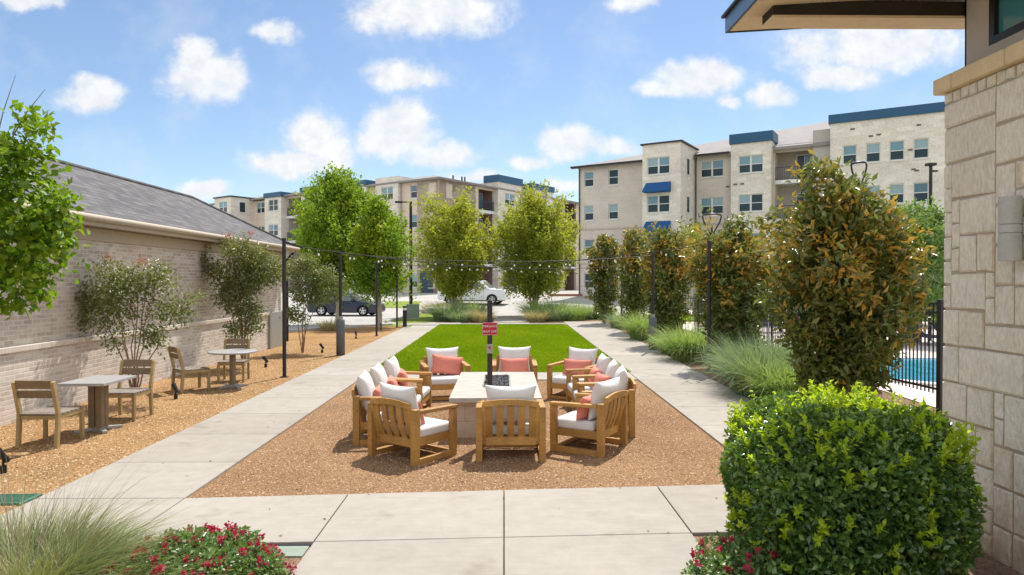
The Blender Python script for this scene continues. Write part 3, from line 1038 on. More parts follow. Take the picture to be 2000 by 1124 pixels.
def window_proto(w, h, var=0):
    """a sash window: frame with meeting rail, glass as a sub-part; origin at its lower left corner, facing -y"""
    mb = MB()
    f = 0.07
    mb.box(0, f, -0.02, 0.06, 0, h)
    mb.box(w - f, w, -0.02, 0.06, 0, h)
    mb.box(f, w - f, -0.02, 0.06, 0, f)
    mb.box(f, w - f, -0.02, 0.06, h - f, h)
    mb.box(f, w - f, -0.035, 0.05, h * 0.47, h * 0.47 + 0.06)
    mb.box(-0.06, w + 0.06, -0.16, -0.025, -0.09, -0.004)
    fr = mb.build('window', M['win_frame'])
    mb = MB()
    mb.box(f, w - f, 0.02, 0.04, f, h * 0.47)
    mb.cur = 1
    mb.box(f, w - f, 0.005, 0.04, h * 0.47 + 0.06, h - f)
    mb.build('pane', [M['glass_low'], M['glass_up'] if var == 0 else M['glass_mid'] if var == 1 else M['glass_pale'] if var == 2 else M['glass_low']], fr)
    return fr


WPROTO = {}
WRND = random.Random(12)


def place_window(t, w, h, x, y, z, rz=0.0):
    k = (w, h, WRND.choice((0, 0, 0, 1, 1, 2, 2, 3)))
    if k not in WPROTO:
        WPROTO[k] = window_proto(*k)
        o = WPROTO[k]
    else:
        o = copy_tree(WPROTO[k])
    o.parent = t
    o.location = (x, y, z)
    o.rotation_euler = (0, 0, rz)
    return o


ROWS = [1.5, 4.62, 7.75, 10.85]
WH = 1.4


def section(t, name, mat, x0, x1, y, z1, wins, rows=ROWS, back=3.0, axis='x', z0=0.0, side='both'):
    """one flat stretch of facade with side returns and a roof edge; wins = list of (centre, width)"""
    mb = MB()
    ops = []
    for (c, w) in wins:
        for z in rows:
            ops.append((c - w / 2, c + w / 2, z, z + WH))
    facade(mb, x0, x1, z0, z1, ops, y, 0.16, axis)
    if axis == 'x':
        mb.quad((x0, y, z0), (x0, y, z1), (x0, y + back, z1), (x0, y + back, z0))
        mb.quad((x1, y, z0), (x1, y + back, z0), (x1, y + back, z1), (x1, y, z1))
        mb.quad((x0, y, z1), (x1, y, z1), (x1, y + back, z1), (x0, y + back, z1))
    else:
        mb.quad((y, x0, z0), (y - back, x0, z0), (y - back, x0, z1), (y, x0, z1))
        mb.quad((y, x1, z0), (y, x1, z1), (y - back, x1, z1), (y - back, x1, z0))
        mb.quad((y, x0, z1), (y, x1, z1), (y - back, x1, z1), (y - back, x0, z1))
    mb.build(name, mat, t)
    for (c, w) in wins:
        for z in rows:
            n = 1 if w < 1.3 else 2
            ww = w / n
            for k in range(n):
                a = c - w / 2 + k * ww
                if axis == 'x':
                    place_window(t, round(ww, 2), WH, a, y + 0.10, z)
                else:
                    place_window(t, round(ww, 2), WH, y - 0.10, a, z, R(90))


def balcony_stack(t, x0, x1, y, tops, floors, wallmat, axis='x', depth=1.6):
    """recessed balconies: back wall, slabs, railing and glazed door per floor"""
    def bx(mb, a, b, d0, d1, c, d):
        if axis == 'x':
            mb.box(a, b, y + d0, y + d1, c, d)
        else:
            mb.box(y - d1, y - d0, a, b, c, d)
    mb = MB()
    bx(mb, x0, x1, depth, depth + 0.2, 0, tops)
    bx(mb, x0, x1, 0.31, depth + 0.2, tops + 0.001, tops + 0.08)
    bx(mb, x0 - 0.1, x0 + 0.02, 0.31, depth, 0, tops)
    bx(mb, x1 - 0.02, x1 + 0.1, 0.31, depth, 0, tops)
    mb.build('recess_wall', wallmat, t)
    for z in floors:
        mb = MB()
        bx(mb, x0, x1, 0.0, depth, z - 0.18, z + 0.12)
        mb.build('balcony_slab', M['white_paint'], t)
        mb = MB()
        n = int((x1 - x0) / 0.13)
        for k in range(n + 1):
            a = x0 + 0.03 + (x1 - x0 - 0.08) * k / n
            bx(mb, a, a + 0.022, 0.06, 0.09, z + 0.2, z + 1.1)
        bx(mb, x0, x1, 0.05, 0.10, z + 1.1, z + 1.16)
        bx(mb, x0, x1, 0.05, 0.10, z + 0.16, z + 0.2)
        mb.build('railing', M['rail'], t)
        d = MB()
        m0 = x0 + (x1 - x0) * 0.5
        bx(d, m0, x1 - 0.25, depth - 0.08, depth - 0.02, z + 0.13, z + 2.25)
        dr = d.build('balcony_door', M['win_frame'], t)
        d = MB()
        bx(d, m0 + 0.08, (m0 + x1 - 0.25) / 2 - 0.03, depth - 0.10, depth - 0.085, z + 0.22, z + 2.15)
        d.cur = 1
        bx(d, (m0 + x1 - 0.25) / 2 + 0.03, x1 - 0.33, depth - 0.10, depth - 0.085, z + 0.22, z + 2.15)
        d.build('pane', [M['glass_low'], M['glass_up']], dr)


def parapet(t, x0, x1, y, z0, z1, axis='x', back=2.0):
    mb = MB()
    if axis == 'x':
        mb.box(x0 - 0.12, x1 + 0.12, y - 0.14, y + back, z0, z1)
    else:
        mb.box(y - back, y + 0.14, x0 - 0.12, x1 + 0.12, z0, z1)
    mb.build('parapet', M['blue'], t, 0.02)


def right_apartments():
    t = thing('apartment_building', 'beige and white stone apartment block with blue window awnings behind the magnolias', 'building', (6.93, 63.3, 0), math.atan2(-.5345, .845))
    section(t, 'wall', M['facade_grey'], 0.0, 7.7, 0.0, 12.6, [(1.05, 0.95), (3.47, 0.95)], back=12)
    section(t, 'bay_wall', M['facade_stone'], 7.65, 10.85, -3.75, 13.3, [(9.0, 1.9)], back=4.5)
    # narrow windows on the bay's right side
    for z in ROWS[1:]:
        mb = MB()
        mb.box(10.855, 10.90, -2.3, -1.55, z, z + WH)
        w = mb.build('side_window', M['win_frame'], t)
        mb = MB()
        mb.box(10.90, 10.91, -2.22, -1.63, z + 0.08, z + WH - 0.08)
        mb.build('pane', M['glass_low'], w)
    mb = MB()
    mb.box(7.5, 11.0, -3.9, 0.8, 13.3, 13.42)
    mb.build('bay_coping', M['bronze_metal'], t)
    section(t, 'wall', M['facade_grey'], 10.86, 14.0, 0.0, 12.6, [(12.3, 1.9)], back=12)
    section(t, 'bay_wall', M['facade_stone'], 14.0, 17.15, -0.6, 13.25, [(15.55, 1.9)])
    parapet(t, 14.0, 17.15, -0.6, 13.25, 14.05)
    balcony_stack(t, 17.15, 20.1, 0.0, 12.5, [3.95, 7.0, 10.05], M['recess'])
    mb = MB()
    mb.box(17.15, 20.1, -0.02, 0.3, 12.35, 12.95)
    mb.box(17.15, 17.3, 0.0, 1.6, 0, 12.35)
    mb.build('balcony_header', M['facade_grey'], t)
    section(t, 'pier_wall', M['stucco_grey'], 20.1, 21.4, -0.3, 13.75, [])
    section(t, 'bay_wall', M['facade_stone'], 21.4, 34.0, -1.0, 13.95, [(22.72, 0.95), (24.25, 0.95), (25.76, 0.95), (27.25, 0.95), (29.6, 0.95), (31.2, 0.95)], back=12)
    parapet(t, 21.4, 34.0, -1.0, 13.95, 14.62, back=6)
    # string course lines
    mb = MB()
    for z in (3.7, 6.85):
        mb.box(-0.02, 7.65, -0.05, 0.0, z, z + 0.12)
        mb.box(10.9, 13.99, -0.05, 0.0, z, z + 0.12)
    mb.build('string_course', M['trim_tan'], t)
    for z in (6.2, 9.35):
        mb = MB()
        x0, x1, y, zt, zb, dp = 7.95, 10.05, -3.75, z + 0.85, z, 0.85
        vs = [(x0, y, zt), (x1, y, zt), (x1, y - dp, zb + 0.12), (x0, y - dp, zb + 0.12), (x0, y, zt - 0.05), (x1, y, zt - 0.05), (x1, y - dp, zb), (x0, y - dp, zb), (x0, y, zb), (x1, y, zb)]
        mb.add(vs, [(0, 3, 2, 1), (3, 7, 6, 2), (0, 8, 7, 3), (1, 2, 6, 9), (8, 9, 6, 7)])
        mb.build('awning', M['awning'], t)
    for (x, y, z) in ((14.35, -0.6, 10.0), (14.9, -0.6, 10.0), (13.6, 0, 9.95), (24.1, -1.0, 12.75), (24.6, -1.0, 12.8), (27.0, -1.0, 10.0), (26.8, -1.0, 10.1), (22.9, -1.0, 13.4), (27.1, -1.0, 13.2), (26.6, -1.0, 11.5)):
        mb = MB()
        mb.box(x - 0.14, x + 0.14, y - 0.05, y - 0.002, z - 0.05, z + 0.06)
        mb.build('wall_vent', M['vent_brown'], t)
    # low roof rising behind the eaves
    mb = MB()
    mb.add([(-0.5, -0.5, 12.72), (21.4, -0.5, 12.72), (21.4, 9.5, 16.5), (6.0, 9.5, 15.3), (-0.5, 17, 12.72), (-0.5, -0.5, 12.5), (21.4, -0.5, 12.5)],
           [(0, 1, 2, 3), (0, 3, 4), (0, 5, 6, 1)])
    mb.build('roof', M['roof_pale'], t)
    mb = MB()
    mb.box(-0.55, 7.6, -0.62, -0.5, 12.58, 12.74)
    mb.box(11.05, 13.85, -0.62, -0.5, 12.58, 12.74)
    mb.build('gutter', M['bronze_metal'], t)
    for x, y in ((0.12, -0.06), (10.98, -0.06), (17.22, -0.68)):
        mb = MB()
        mb.tube([(x, y, 12.6), (x, y, 0.2)], 0.05, 6)
        mb.build('downspout', M['trim_tan'] if x > 12 else M['bronze_metal'], t)


def centre_apartments():
    t = thing('apartment_building', 'tan corner apartment block with low hip roof and navy parapets behind the trees', 'building', (-6.63, 69.6, 0), math.atan2(-.594, .804))
    section(t, 'wall', M['facade_tan'], -5.3, 0.0, 0.0, 12.55, [(-0.9, 0.95), (-3.5, 0.95)], back=6)
    section(t, 'bay_wall', M['facade_stone'], -8.7, -5.3, -0.5, 13.3, [(-6.95, 1.8)])
    section(t, 'wall', M['facade_tan'], -10.2, -8.7, 0, 12.55, [])
    section(t, 'bay_wall', M['facade_stone'], -12.6, -10.2, -0.5, 12.75, [(-11.4, 1.8)])
    parapet(t, -12.6, -10.2, -0.5, 12.75, 13.3)
    section(t, 'wall', M['facade_tan'], -15.8, -12.6, 0, 12.55, [(-14.2, 1.8)])
    section(t, 'bay_wall', M['facade_stone'], -21.5, -15.8, -0.5, 12.75, [(-17.5, 1.8), (-20, 1.8)])
    parapet(t, -21.5, -15.8, -0.5, 12.75, 13.3)
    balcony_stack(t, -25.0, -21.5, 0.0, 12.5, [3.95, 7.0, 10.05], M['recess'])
    mb = MB()
    mb.box(-25.0, -21.5, -0.02, 0.3, 12.3, 12.6)
    mb.build('balcony_header', M['facade_tan'], t)
    section(t, 'bay_wall', M['facade_stone'], -28.3, -25.0, -0.8, 12.5, [(-26.6, 1.9)])
    parapet(t, -28.3, -25.0, -0.8, 12.5, 13.1)
    section(t, 'wall', M['facade_tan'], -32.0, -28.3, 0, 12.4, [(-30.4, 1.7)])
    section(t, 'bay_wall', M['facade_stone'], -35.7, -32.0, -3.1, 12.75, [(-33.8, 1.8)], back=6)
    mb = MB()
    mb.box(-35.85, -31.85, -3.25, 2.9, 12.75, 12.9)
    mb.build('bay_coping', M['bronze_metal'], t)
    for z in ROWS[1:]:
        mb = MB()
        mb.box(-31.99, -31.95, -2.0, -1.1, z, z + WH)
        w = mb.build('side_window', M['win_frame'], t)
        mb = MB()
        mb.box(-31.95, -31.94, -1.92, -1.18, z + 0.08, z + WH - 0.08)
        mb.build('pane', M['glass_low'], w)
    section(t, 'wall', M['facade_tan'], -44, -35.7, 0, 12.4, [(-38, .95), (-41, .95)])
    # right face of the corner
    ax = 'y'
    section(t, 'wall', M['facade_tan'], 0.0, 6.5, 0.0, 12.55, [(1.66, 0.95)], axis=ax)
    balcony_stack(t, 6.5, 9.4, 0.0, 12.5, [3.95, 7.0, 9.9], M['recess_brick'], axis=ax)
    mb = MB()
    mb.box(-0.3, 0.02, 6.5, 9.4, 12.3, 12.6)
    mb.build('balcony_header', M['facade_tan'], t)
    section(t, 'bay_wall', M['facade_stone'], 9.4, 14.0, 0.5, 13.35, [(11.7, 1.9)], axis=ax)
    parapet(t, 9.4, 14.0, 0.5, 13.35, 14.15, axis=ax)
    section(t, 'wall', M['facade_tan'], 14.0, 16.3, 0.0, 12.55, [(15.1, 0.95)], axis=ax)
    section(t, 'bay_wall', M['facade_stone'], 16.3, 21.0, 0.5, 13.3, [(18.6, 1.9)], axis=ax)
    parapet(t, 16.3, 21.0, 0.5, 13.3, 14.0, axis=ax)
    section(t, 'wall', M['facade_tan'], 21.0, 24.6, 0.0, 12.55, [(22.8, 1.9)], axis=ax)
    balcony_stack(t, 24.6, 27.5, 0.0, 12.5, [3.95, 7.0, 10.05], M['recess_brick'], axis=ax)
    section(t, 'wall', M['facade_tan'], 27.5, 40, 0.0, 12.55, [(30, 0.95), (33, .95)], axis=ax)
    # garage doors at ground level
    for (a, b) in ((2.2, 4.8), (10.4, 13.0), (17.2, 19.8)):
        mb = MB()
        y = 0.5 if a > 9 else 0.0
        mb.box(y - 0.1, y + 0.04, a, b, 0.6, 3.3)
        d = mb.build('garage_door', M['garage_door'], t)
        mb = MB()
        for k in range(4):
            mb.box(y + 0.04, y + 0.05, a + 0.05, b - 0.05, 0.95 + k * 0.6, 0.98 + k * 0.6)
        mb.build('panel_line', M['black_metal'], d)
    for (a, b) in ((-2.6, -0.8), (-7.6, -6.2)):
        mb = MB()
        y = -0.52 if a < -5.3 else -0.02
        mb.box(a, b, y - 0.02, y + 0.06, 0.8, 3.2)
        mb.build('garage_door', M['garage_door'], t)
    # roof: hip at the corner
    mb = MB()
    e, z0, z1, s = 0.55, 12.7, 14.65, 8.0
    A = (-44, -e, z0)
    B = (e, -e, z0)
    C_ = (e, 42, z0)
    D = (-s, s, z1)
    E_ = (-44, s, z1)
    F = (-s, 42, z1)
    mb.add([A, B, C_, D, E_, F], [(0, 1, 3, 4), (1, 2, 5, 3)])
    lo = 12.52
    mb.add([A, B, C_, (-44, -e, lo), (e, -e, lo), (e, 42, lo), (-0.0, 0.0, lo), (-44, 0, lo), (0, 42, lo)], [(0, 3, 4, 1), (1, 4, 5, 2), (3, 7, 6, 4), (4, 6, 8, 5)])
    rf = mb.build('roof', M['roof_pale'], t)
    mb = MB()
    for (x, y) in ((-3.4, 6.2), (-3.2, 7.5), (-3.1, 7.9)):
        mb.tube([(x, y, 13.3), (x, y, 14.0)], 0.09, 6)
    mb.build('vent_pipe', M['black_metal'], rf)
    mb = MB()
    mb.tube([(0.06, -0.06, 12.5), (0.06, -0.06, 0.3)], 0.06, 6)
    mb.tube([(-5.22, -0.08, 12.5), (-5.22, -0.08, 0.3)], 0.06, 6)
    mb.build('downspout', M['trim_tan'], t)


right_apartments()
centre_apartments()
mb = MB()
mb.box(7.2, 13.5, 60.3, 60.7, 0.5, ground_z(60) + 0.22)
mb.box(4.2, 7.2, 63.0, 63.4, 0.5, ground_z(63) + 0.2)
tag(mb.build('red_brick_kerb', M['red_brick_kerb']), kind='structure')


# ---------------------------------------------------------------- clubhouse corner on the right
def stone_pack(y0, y1, z0, z1, seed):
    """random ashlar: lists of rectangles (ya, yb, za, zb)"""
    rr = random.Random(seed)
    u = 0.105
    nx, nz = int(round((y1 - y0) / u)), int(round((z1 - z0) / u))
    du, dz = (y1 - y0) / nx, (z1 - z0) / nz
    occ = [[False] * nx for _ in range(nz)]
    out = []
    sizes = [(5, 3), (4, 3), (6, 3), (5, 2), (3, 3), (4, 4), (3, 2), (2, 3), (6, 2), (7, 3), (2, 2), (4, 2), (1, 2), (1, 3), (1, 1), (2, 1), (3, 1)]
    for k in range(nz):
        for i in range(nx):
            if occ[k][i]:
                continue
            c = sizes[:10]
            rr.shuffle(c)
            done = False
            for (w, h) in c + sizes[10:]:
                if i + w > nx or k + h > nz:
                    continue
                if all(not occ[k + b][i + a] for a in range(w) for b in range(h)):
                    for a in range(w):
                        for b in range(h):
                            occ[k + b][i + a] = True
                    out.append((y0 + i * du, y0 + (i + w) * du, z0 + k * dz, z0 + (k + h) * dz))
                    done = True
                    break
            if not done:
                occ[k][i] = True
                out.append((y0 + i * du, y0 + (i + 1) * du, z0 + k * dz, z0 + (k + 1) * dz))
    return out


def stone_material():
    t = NT('cut_limestone')
    isl = t.N.new('ShaderNodeNewGeometry').outputs['Random Per Island']
    v = t.coord()
    n = t.noise(v, 5, 6, 0.65)
    f = t.noise(t.coord((1, 2.4, 1), rot=(0.5, 0, 0)), 16, 5, 0.6)
    c = t.ramp(isl, [(0.0, (0.70, 0.58, 0.42)), (0.2, (0.88, 0.78, 0.61)), (0.4, (0.74, 0.69, 0.59)), (0.6, (0.90, 0.805, 0.64)), (0.8, (0.77, 0.67, 0.52)), (0.945, (0.80, 0.73, 0.61)), (0.955, (0.60, 0.41, 0.20)), (1.0, (0.64, 0.46, 0.25))])
    c = t.mix(0.35, c, t.ramp(n, [(0.3, (0.56, 0.49, 0.38)), (0.7, (0.84, 0.79, 0.69))]))
    c = t.mix(0.34, c, t.ramp(f, [(0.35, (0.42, 0.38, 0.31)), (0.62, (0.86, 0.82, 0.73))]))
    sp = t.N.new('ShaderNodeSeparateXYZ')
    t.L.new(t.coord(), sp.inputs[0])
    mr = t.N.new('ShaderNodeMapRange')
    mr.inputs['From Min'].default_value = 0.55
    mr.inputs['From Max'].default_value = 0.0
    t.L.new(sp.outputs[2], mr.inputs['Value'])
    c = t.mix(t.mix(1.0, mr.outputs[0], t.ramp(n, [(0.3, (0.2, 0.2, 0.2)), (0.6, (0.9, 0.9, 0.9))]), 'MULTIPLY'), c, (0.40, 0.27, 0.15))
    t.bump(f, 0.9, 0.03)
    return t.set(c, 0.9, 0, 0.15)


M['limestone'] = stone_material()
M['mortar'] = mottled('tan_mortar', (0.36, 0.30, 0.225), (0.44, 0.37, 0.28), 8, 0.95, 0.3, 90)
M['cap_stone'] = mottled('tan_cap_stone', (0.60, 0.46, 0.28), (0.72, 0.58, 0.38), 4, 0.9, 0.3, 60)


def clubhouse():
    WX, YC, ZT_ = 3.9, 6.0, 3.85
    t = thing('clubhouse', 'limestone building corner with a deep roof overhang beside the clipped bush', 'building', (WX, YC, 0))
    mb = MB()
    mb.box(-0.001, 4.0, -8.0, -0.02, -0.05, ZT_)
    mb.build('wall', M['mortar'], t)
    rr = random.Random(4)
    mb = MB()
    g = 0.009
    for (a, b, c, d) in stone_pack(-6.0, 0.0, -0.05, ZT_, 11):
        x = -0.010 - rr.uniform(0.0, 0.007)
        j = lambda: rr.uniform(-0.0075, 0.0075)
        a2, b2, c2, d2 = a + g, b - g, c + g, d - g
        e = 0.012
        mid = x - rr.uniform(0.002, 0.007)
        vs = [(0.03, a2, c2), (0.03, b2, c2), (0.03, b2, d2), (0.03, a2, d2),
              (x + 0.008, a2 + j(), c2 + j()), (x + 0.008, b2 + j(), c2 + j()), (x + 0.008, b2 + j(), d2 + j()), (x + 0.008, a2 + j(), d2 + j()),
              (mid, a2 + e, c2 + e), (mid, b2 - e, c2 + e), (mid, b2 - e, d2 - e), (mid, a2 + e, d2 - e)]
        fs = []
        for k in range(2):
            for i in range(4):
                i2 = (i + 1) % 4
                fs.append((k * 4 + i, (k + 1) * 4 + i, (k + 1) * 4 + i2, k * 4 + i2))
        mb.add(vs, fs)
        ya, yb_, za_, zb_ = a2 + e, b2 - e, c2 + e, d2 - e
        ny, nz = max(2, int((yb_ - ya) / 0.06)), max(2, int((zb_ - za_) / 0.06))
        gv = []
        tilt = rr.uniform(-0.006, 0.006)
        for jz in range(nz + 1):
            for jy in range(ny + 1):
                edge = jy in (0, ny) or jz in (0, nz)
                gv.append((mid if edge else mid - rr.uniform(-0.002, 0.0075) + tilt * (jy / ny - 0.5), ya + (yb_ - ya) * jy / ny, za_ + (zb_ - za_) * jz / nz))
        gf = []
        for jz in range(nz):
            for jy in range(ny):
                k = jz * (ny + 1) + jy
                gf.append((k, k + ny + 1, k + ny + 2, k + 1))
        mb.add(gv, gf)
    # far return of the corner
    for (a, b, c, d) in stone_pack(0.02, 3.9, -0.05, ZT_, 5):
        mb.box(a + g, b - g, -0.02, 0.01, c + g, d - g)
    mb.build('stone_facing', M['limestone'], t)
    mb = MB()
    y = 0.07
    for k, ln in enumerate((0.25, 0.62, 0.6, 0.66, 0.6, 0.7, 0.7)):
        mb.box(-0.07, 0.14, y - ln + 0.006, y, ZT_, ZT_ + 0.135)
        y -= ln
    mb.box(0.15, 4.0, -0.1, 0.07, ZT_, ZT_ + 0.135)
    mb.build('cap_course', M['cap_stone'], t, 0.012)
    mb = MB()
    wy0, wy1, wz0, wz1 = -2.6, -0.34, 4.16, 4.66
    x = 0.15
    facade(mb, -5.0, -0.03, ZT_ + 0.1, 4.9, [(wy0, wy1, wz0, wz1)], 0, 0.1, 'x')
    vs = [(x + v[1], v[0], v[2]) for v in mb.v]
    mb.v = vs
    mb.box(x, 4.0, -0.05, -0.03, ZT_ + 0.1, 4.9)
    mb.build('upper_wall', M['stucco_grey'], t)
    mb = MB()
    f = 0.06
    mb.box(x - 0.01, x + 0.07, wy1 - f, wy1, wz0, wz1)
    mb.box(x - 0.01, x + 0.07, wy0, wy0 + f, wz0, wz1)
    mb.box(x - 0.01, x + 0.07, wy0 + f, wy1 - f, wz0, wz0 + f)
    mb.box(x - 0.01, x + 0.07, wy0 + f, wy1 - f, wz1 - f, wz1)
    w = mb.build('window', M['black_metal'], t)
    mb = MB()
    mb.box(x + 0.03, x + 0.04, wy0 + f, wy1 - f, wz0 + f, wz1 - f)
    mb.build('pane', M['glass_teal'], w)
    # roof slab rising to the right, from above the viewer's right shoulder
    x0, x1, y0, y1 = 2.16 - WX, 4.5, -1.9, 6.6 - YC
    sl = 0.062
    za = 4.61
    zb = za + (x1 - x0) * sl
    mb = MB()
    mb.add([(x0, y0, za), (x1, y0, zb), (x1, y1, zb), (x0, y1, za), (x0, y0, za + 0.03), (x1, y0, zb + 0.03), (x1, y1, zb + 0.03), (x0, y1, za + 0.03)],
           [(0, 3, 2, 1), (0, 1, 5, 4), (2, 3, 7, 6), (1, 2, 6, 5), (3, 0, 4, 7)])
    so = mb.build('soffit', M['tan_paint'], t)
    mb = MB()
    p = 0.015
    mb.add([(x0 - p, y0, za - 0.012), (x0 - p, y1 + p, za - 0.012), (x0 - p, y1 + p, za + 0.14), (x0 - p, y0, za + 0.14),
            (x0 + 0.01, y0, za - 0.012), (x0 + 0.01, y1, za - 0.012), (x0 + 0.01, y1, za + 0.14), (x0 + 0.01, y0, za + 0.14)],
           [(0, 3, 2, 1), (4, 5, 6, 7), (0, 1, 5, 4), (2, 3, 7, 6)])
    mb.add([(x0 - p, y1 + p, za - 0.012), (x1, y1 + p, zb - 0.012), (x1, y1 + p, zb + 0.14), (x0 - p, y1 + p, za + 0.14),
            (x0, y1 + 0.001, za - 0.012), (x1, y1 + 0.001, zb - 0.012)], [(0, 1, 2, 3), (0, 4, 5, 1)])
    mb.build('fascia', M['fascia_blue'], t)
    mb = MB()
    q = 0.045
    zt = 0.14
    mb.add([(x0 - q, y0, za + zt), (x1, y0, zb + zt), (x1, y1 + q, zb + zt), (x0 - q, y1 + q, za + zt),
            (x0 - q, y0, za + zt + 0.025), (x1, y0, zb + zt + 0.025), (x1, y1 + q, zb + zt + 0.025), (x0 - q, y1 + q, za + zt + 0.025)],
           [(0, 3, 2, 1), (4, 5, 6, 7), (0, 1, 5, 4), (2, 3, 7, 6), (1, 2, 6, 5), (3, 0, 4, 7)])
    mb.build('roof', M['bronze_metal'], t)
    mb = MB()
    mb.box(2.37 - WX, 4.4, 0.0, 0.26, 4.54, 4.665)
    mb.cur = 1
    mb.box(2.365 - WX, 4.4, -0.004, 0.265, 4.515, 4.54)
    mb.build('beam', [M['beam'], M['tan_paint']], t, 0.004)


clubhouse()


def wall_lamp():
    t = thing('wall_lamp', 'grey cylinder up and down lamp fixed to the limestone wall', 'lamp', (3.79, 5.07, 2.35))
    mb = MB()
    for (za, zb, r) in ((0.0, 0.20, 0.075), (0.2005, 0.2095, 0.068), (0.21, 0.265, 0.075), (0.2655, 0.2745, 0.068), (0.275, 0.48, 0.075)):
        mb.tube([(0, 0, za), (0, 0, zb)], r, 32)
    mb.build('lamp_body', M['lamp_grey'], t)
    mb = MB()
    mb.box(0.06, 0.105, -0.05, 0.05, 0.19, 0.29)
    mb.build('wall_plate', M['grey_metal'], t, 0.006)


wall_lamp()


# ---------------------------------------------------------------- fire table and shut-off post
def pillow(w, h, d, seed=0, n=10, corner=0.10, name='cushion', mat=None, parent=None):
    """a stuffed pillow standing in the xz plane, thickness along y, its corners drawn out"""
    rr = random.Random(seed)
    vs, fs = [], []
    ph = [rr.uniform(0, 6.28) for _ in range(4)]
    for side in (1, -1):
        for j in range(n + 1):
            for i in range(n + 1):
                u, v = 2 * i / n - 1, 2 * j / n - 1
                # edges pulled in between corners
                x = u * (1 - corner * (1 - v ** 2) * abs(u) ** 3)
                z = v * (1 - corner * (1 - u ** 2) * abs(v) ** 3)
                th = max(0.0, (1 - abs(u) ** 2.6) * (1 - abs(v) ** 2.6)) ** 0.55
                wr = 0.05 * math.sin(5 * u + ph[0]) * math.sin(4 * v + ph[1]) * th
                vs.append((x * w / 2, side * d / 2 * (th + wr) + 0.0, z * h / 2 + h / 2))
    m = (n + 1) ** 2
    for s, b in ((1, 0), (-1, m)):
        for j in range(n):
            for i in range(n):
                a = b + j * (n + 1) + i
                q = (a, a + 1, a + n + 2, a + n + 1)
                fs.append(q[::-1] if s == 1 else q)
    mb = MB()
    mb.add(vs, fs, True)
    o = mb.build(name, mat, parent)
    wl = o.modifiers.new('weld', 'WELD')
    wl.merge_threshold = 0.002
    s = o.modifiers.new('subdivision', 'SUBSURF')
    s.levels = s.render_levels = 1
    return o


def fire_table():
    t = thing('fire_pit_table', 'long stone fire pit table with a black lava rock tray, ringed by lounge chairs', 'fire pit', (-0.115, 10.78, 0))
    mb = MB()
    hw, hl = 0.645, 1.35
    tw, tl0, tl1 = 0.21, -0.40, 0.95
    # four top slabs round the tray, butted
    mb.box(-hw, hw, -hl, tl0 - 0.003, 0.51, 0.58)
    mb.box(-hw, hw, tl1 + 0.003, hl, 0.51, 0.58)
    mb.box(-hw, -tw - 0.003, tl0, tl1, 0.51, 0.58)
    mb.box(tw + 0.003, hw, tl0, tl1, 0.51, 0.58)
    mb.build('table_top', M['table_top'], t, 0.008)
    mb = MB()
    mb.box(-hw + 0.08, hw - 0.08, -hl + 0.1, hl - 0.1, 0, 0.47)
    mb.build('base', M['table_stone'], t)
    mb = MB()
    mb.box(-hw + 0.04, hw - 0.04, -hl + 0.05, hl - 0.05, 0.471, 0.509)
    mb.build('top_support', M['table_stone'], t)
    mb = MB()
    mb.box(-tw, tw, tl0, tl1, 0.515, 0.545)
    for a, b, c, d in ((-tw, tw, tl0, tl0 + 0.012), (-tw, tw, tl1 - 0.012, tl1), (-tw, -tw + 0.012, tl0 + 0.013, tl1 - 0.013), (tw - 0.012, tw, tl0 + 0.013, tl1 - 0.013)):
        mb.box(a, b, c, d, 0.546, 0.585)
    mb.build('burner_tray', M['grey_metal'], t)
    mb = MB()
    rr = random.Random(3)
    for k in range(420):
        mb.blob((rr.uniform(-tw + 0.03, tw - 0.03), rr.uniform(tl0 + 0.03, tl1 - 0.03), 0.555 + rr.uniform(0, 0.03)), rr.uniform(0.014, 0.03), k, 4, (1, 1, 0.8), 0.3)
    o = mb.build('lava_rock', M['lava'], t)
    o['kind'] = 'stuff'


fire_table()


def text_mesh(body, size, name, mat, parent, loc, rot, depth=0.001):
    cu = bpy.data.curves.new(name, 'FONT')
    cu.body = body
    cu.size = size
    cu.extrude = depth
    cu.align_x = 'CENTER'
    cu.align_y = 'CENTER'
    o = bpy.data.objects.new(name + '_curve', cu)
    COL.objects.link(o)
    dg = bpy.context.evaluated_depsgraph_get()
    me = bpy.data.meshes.new_from_object(o.evaluated_get(dg))
    bpy.data.objects.remove(o, do_unlink=True)
    me.materials.clear()
    me.materials.append(mat)
    n = bpy.data.objects.new(name, me)
    COL.objects.link(n)
    n.parent = parent
    n.location = loc
    n.rotation_euler = rot
    return n


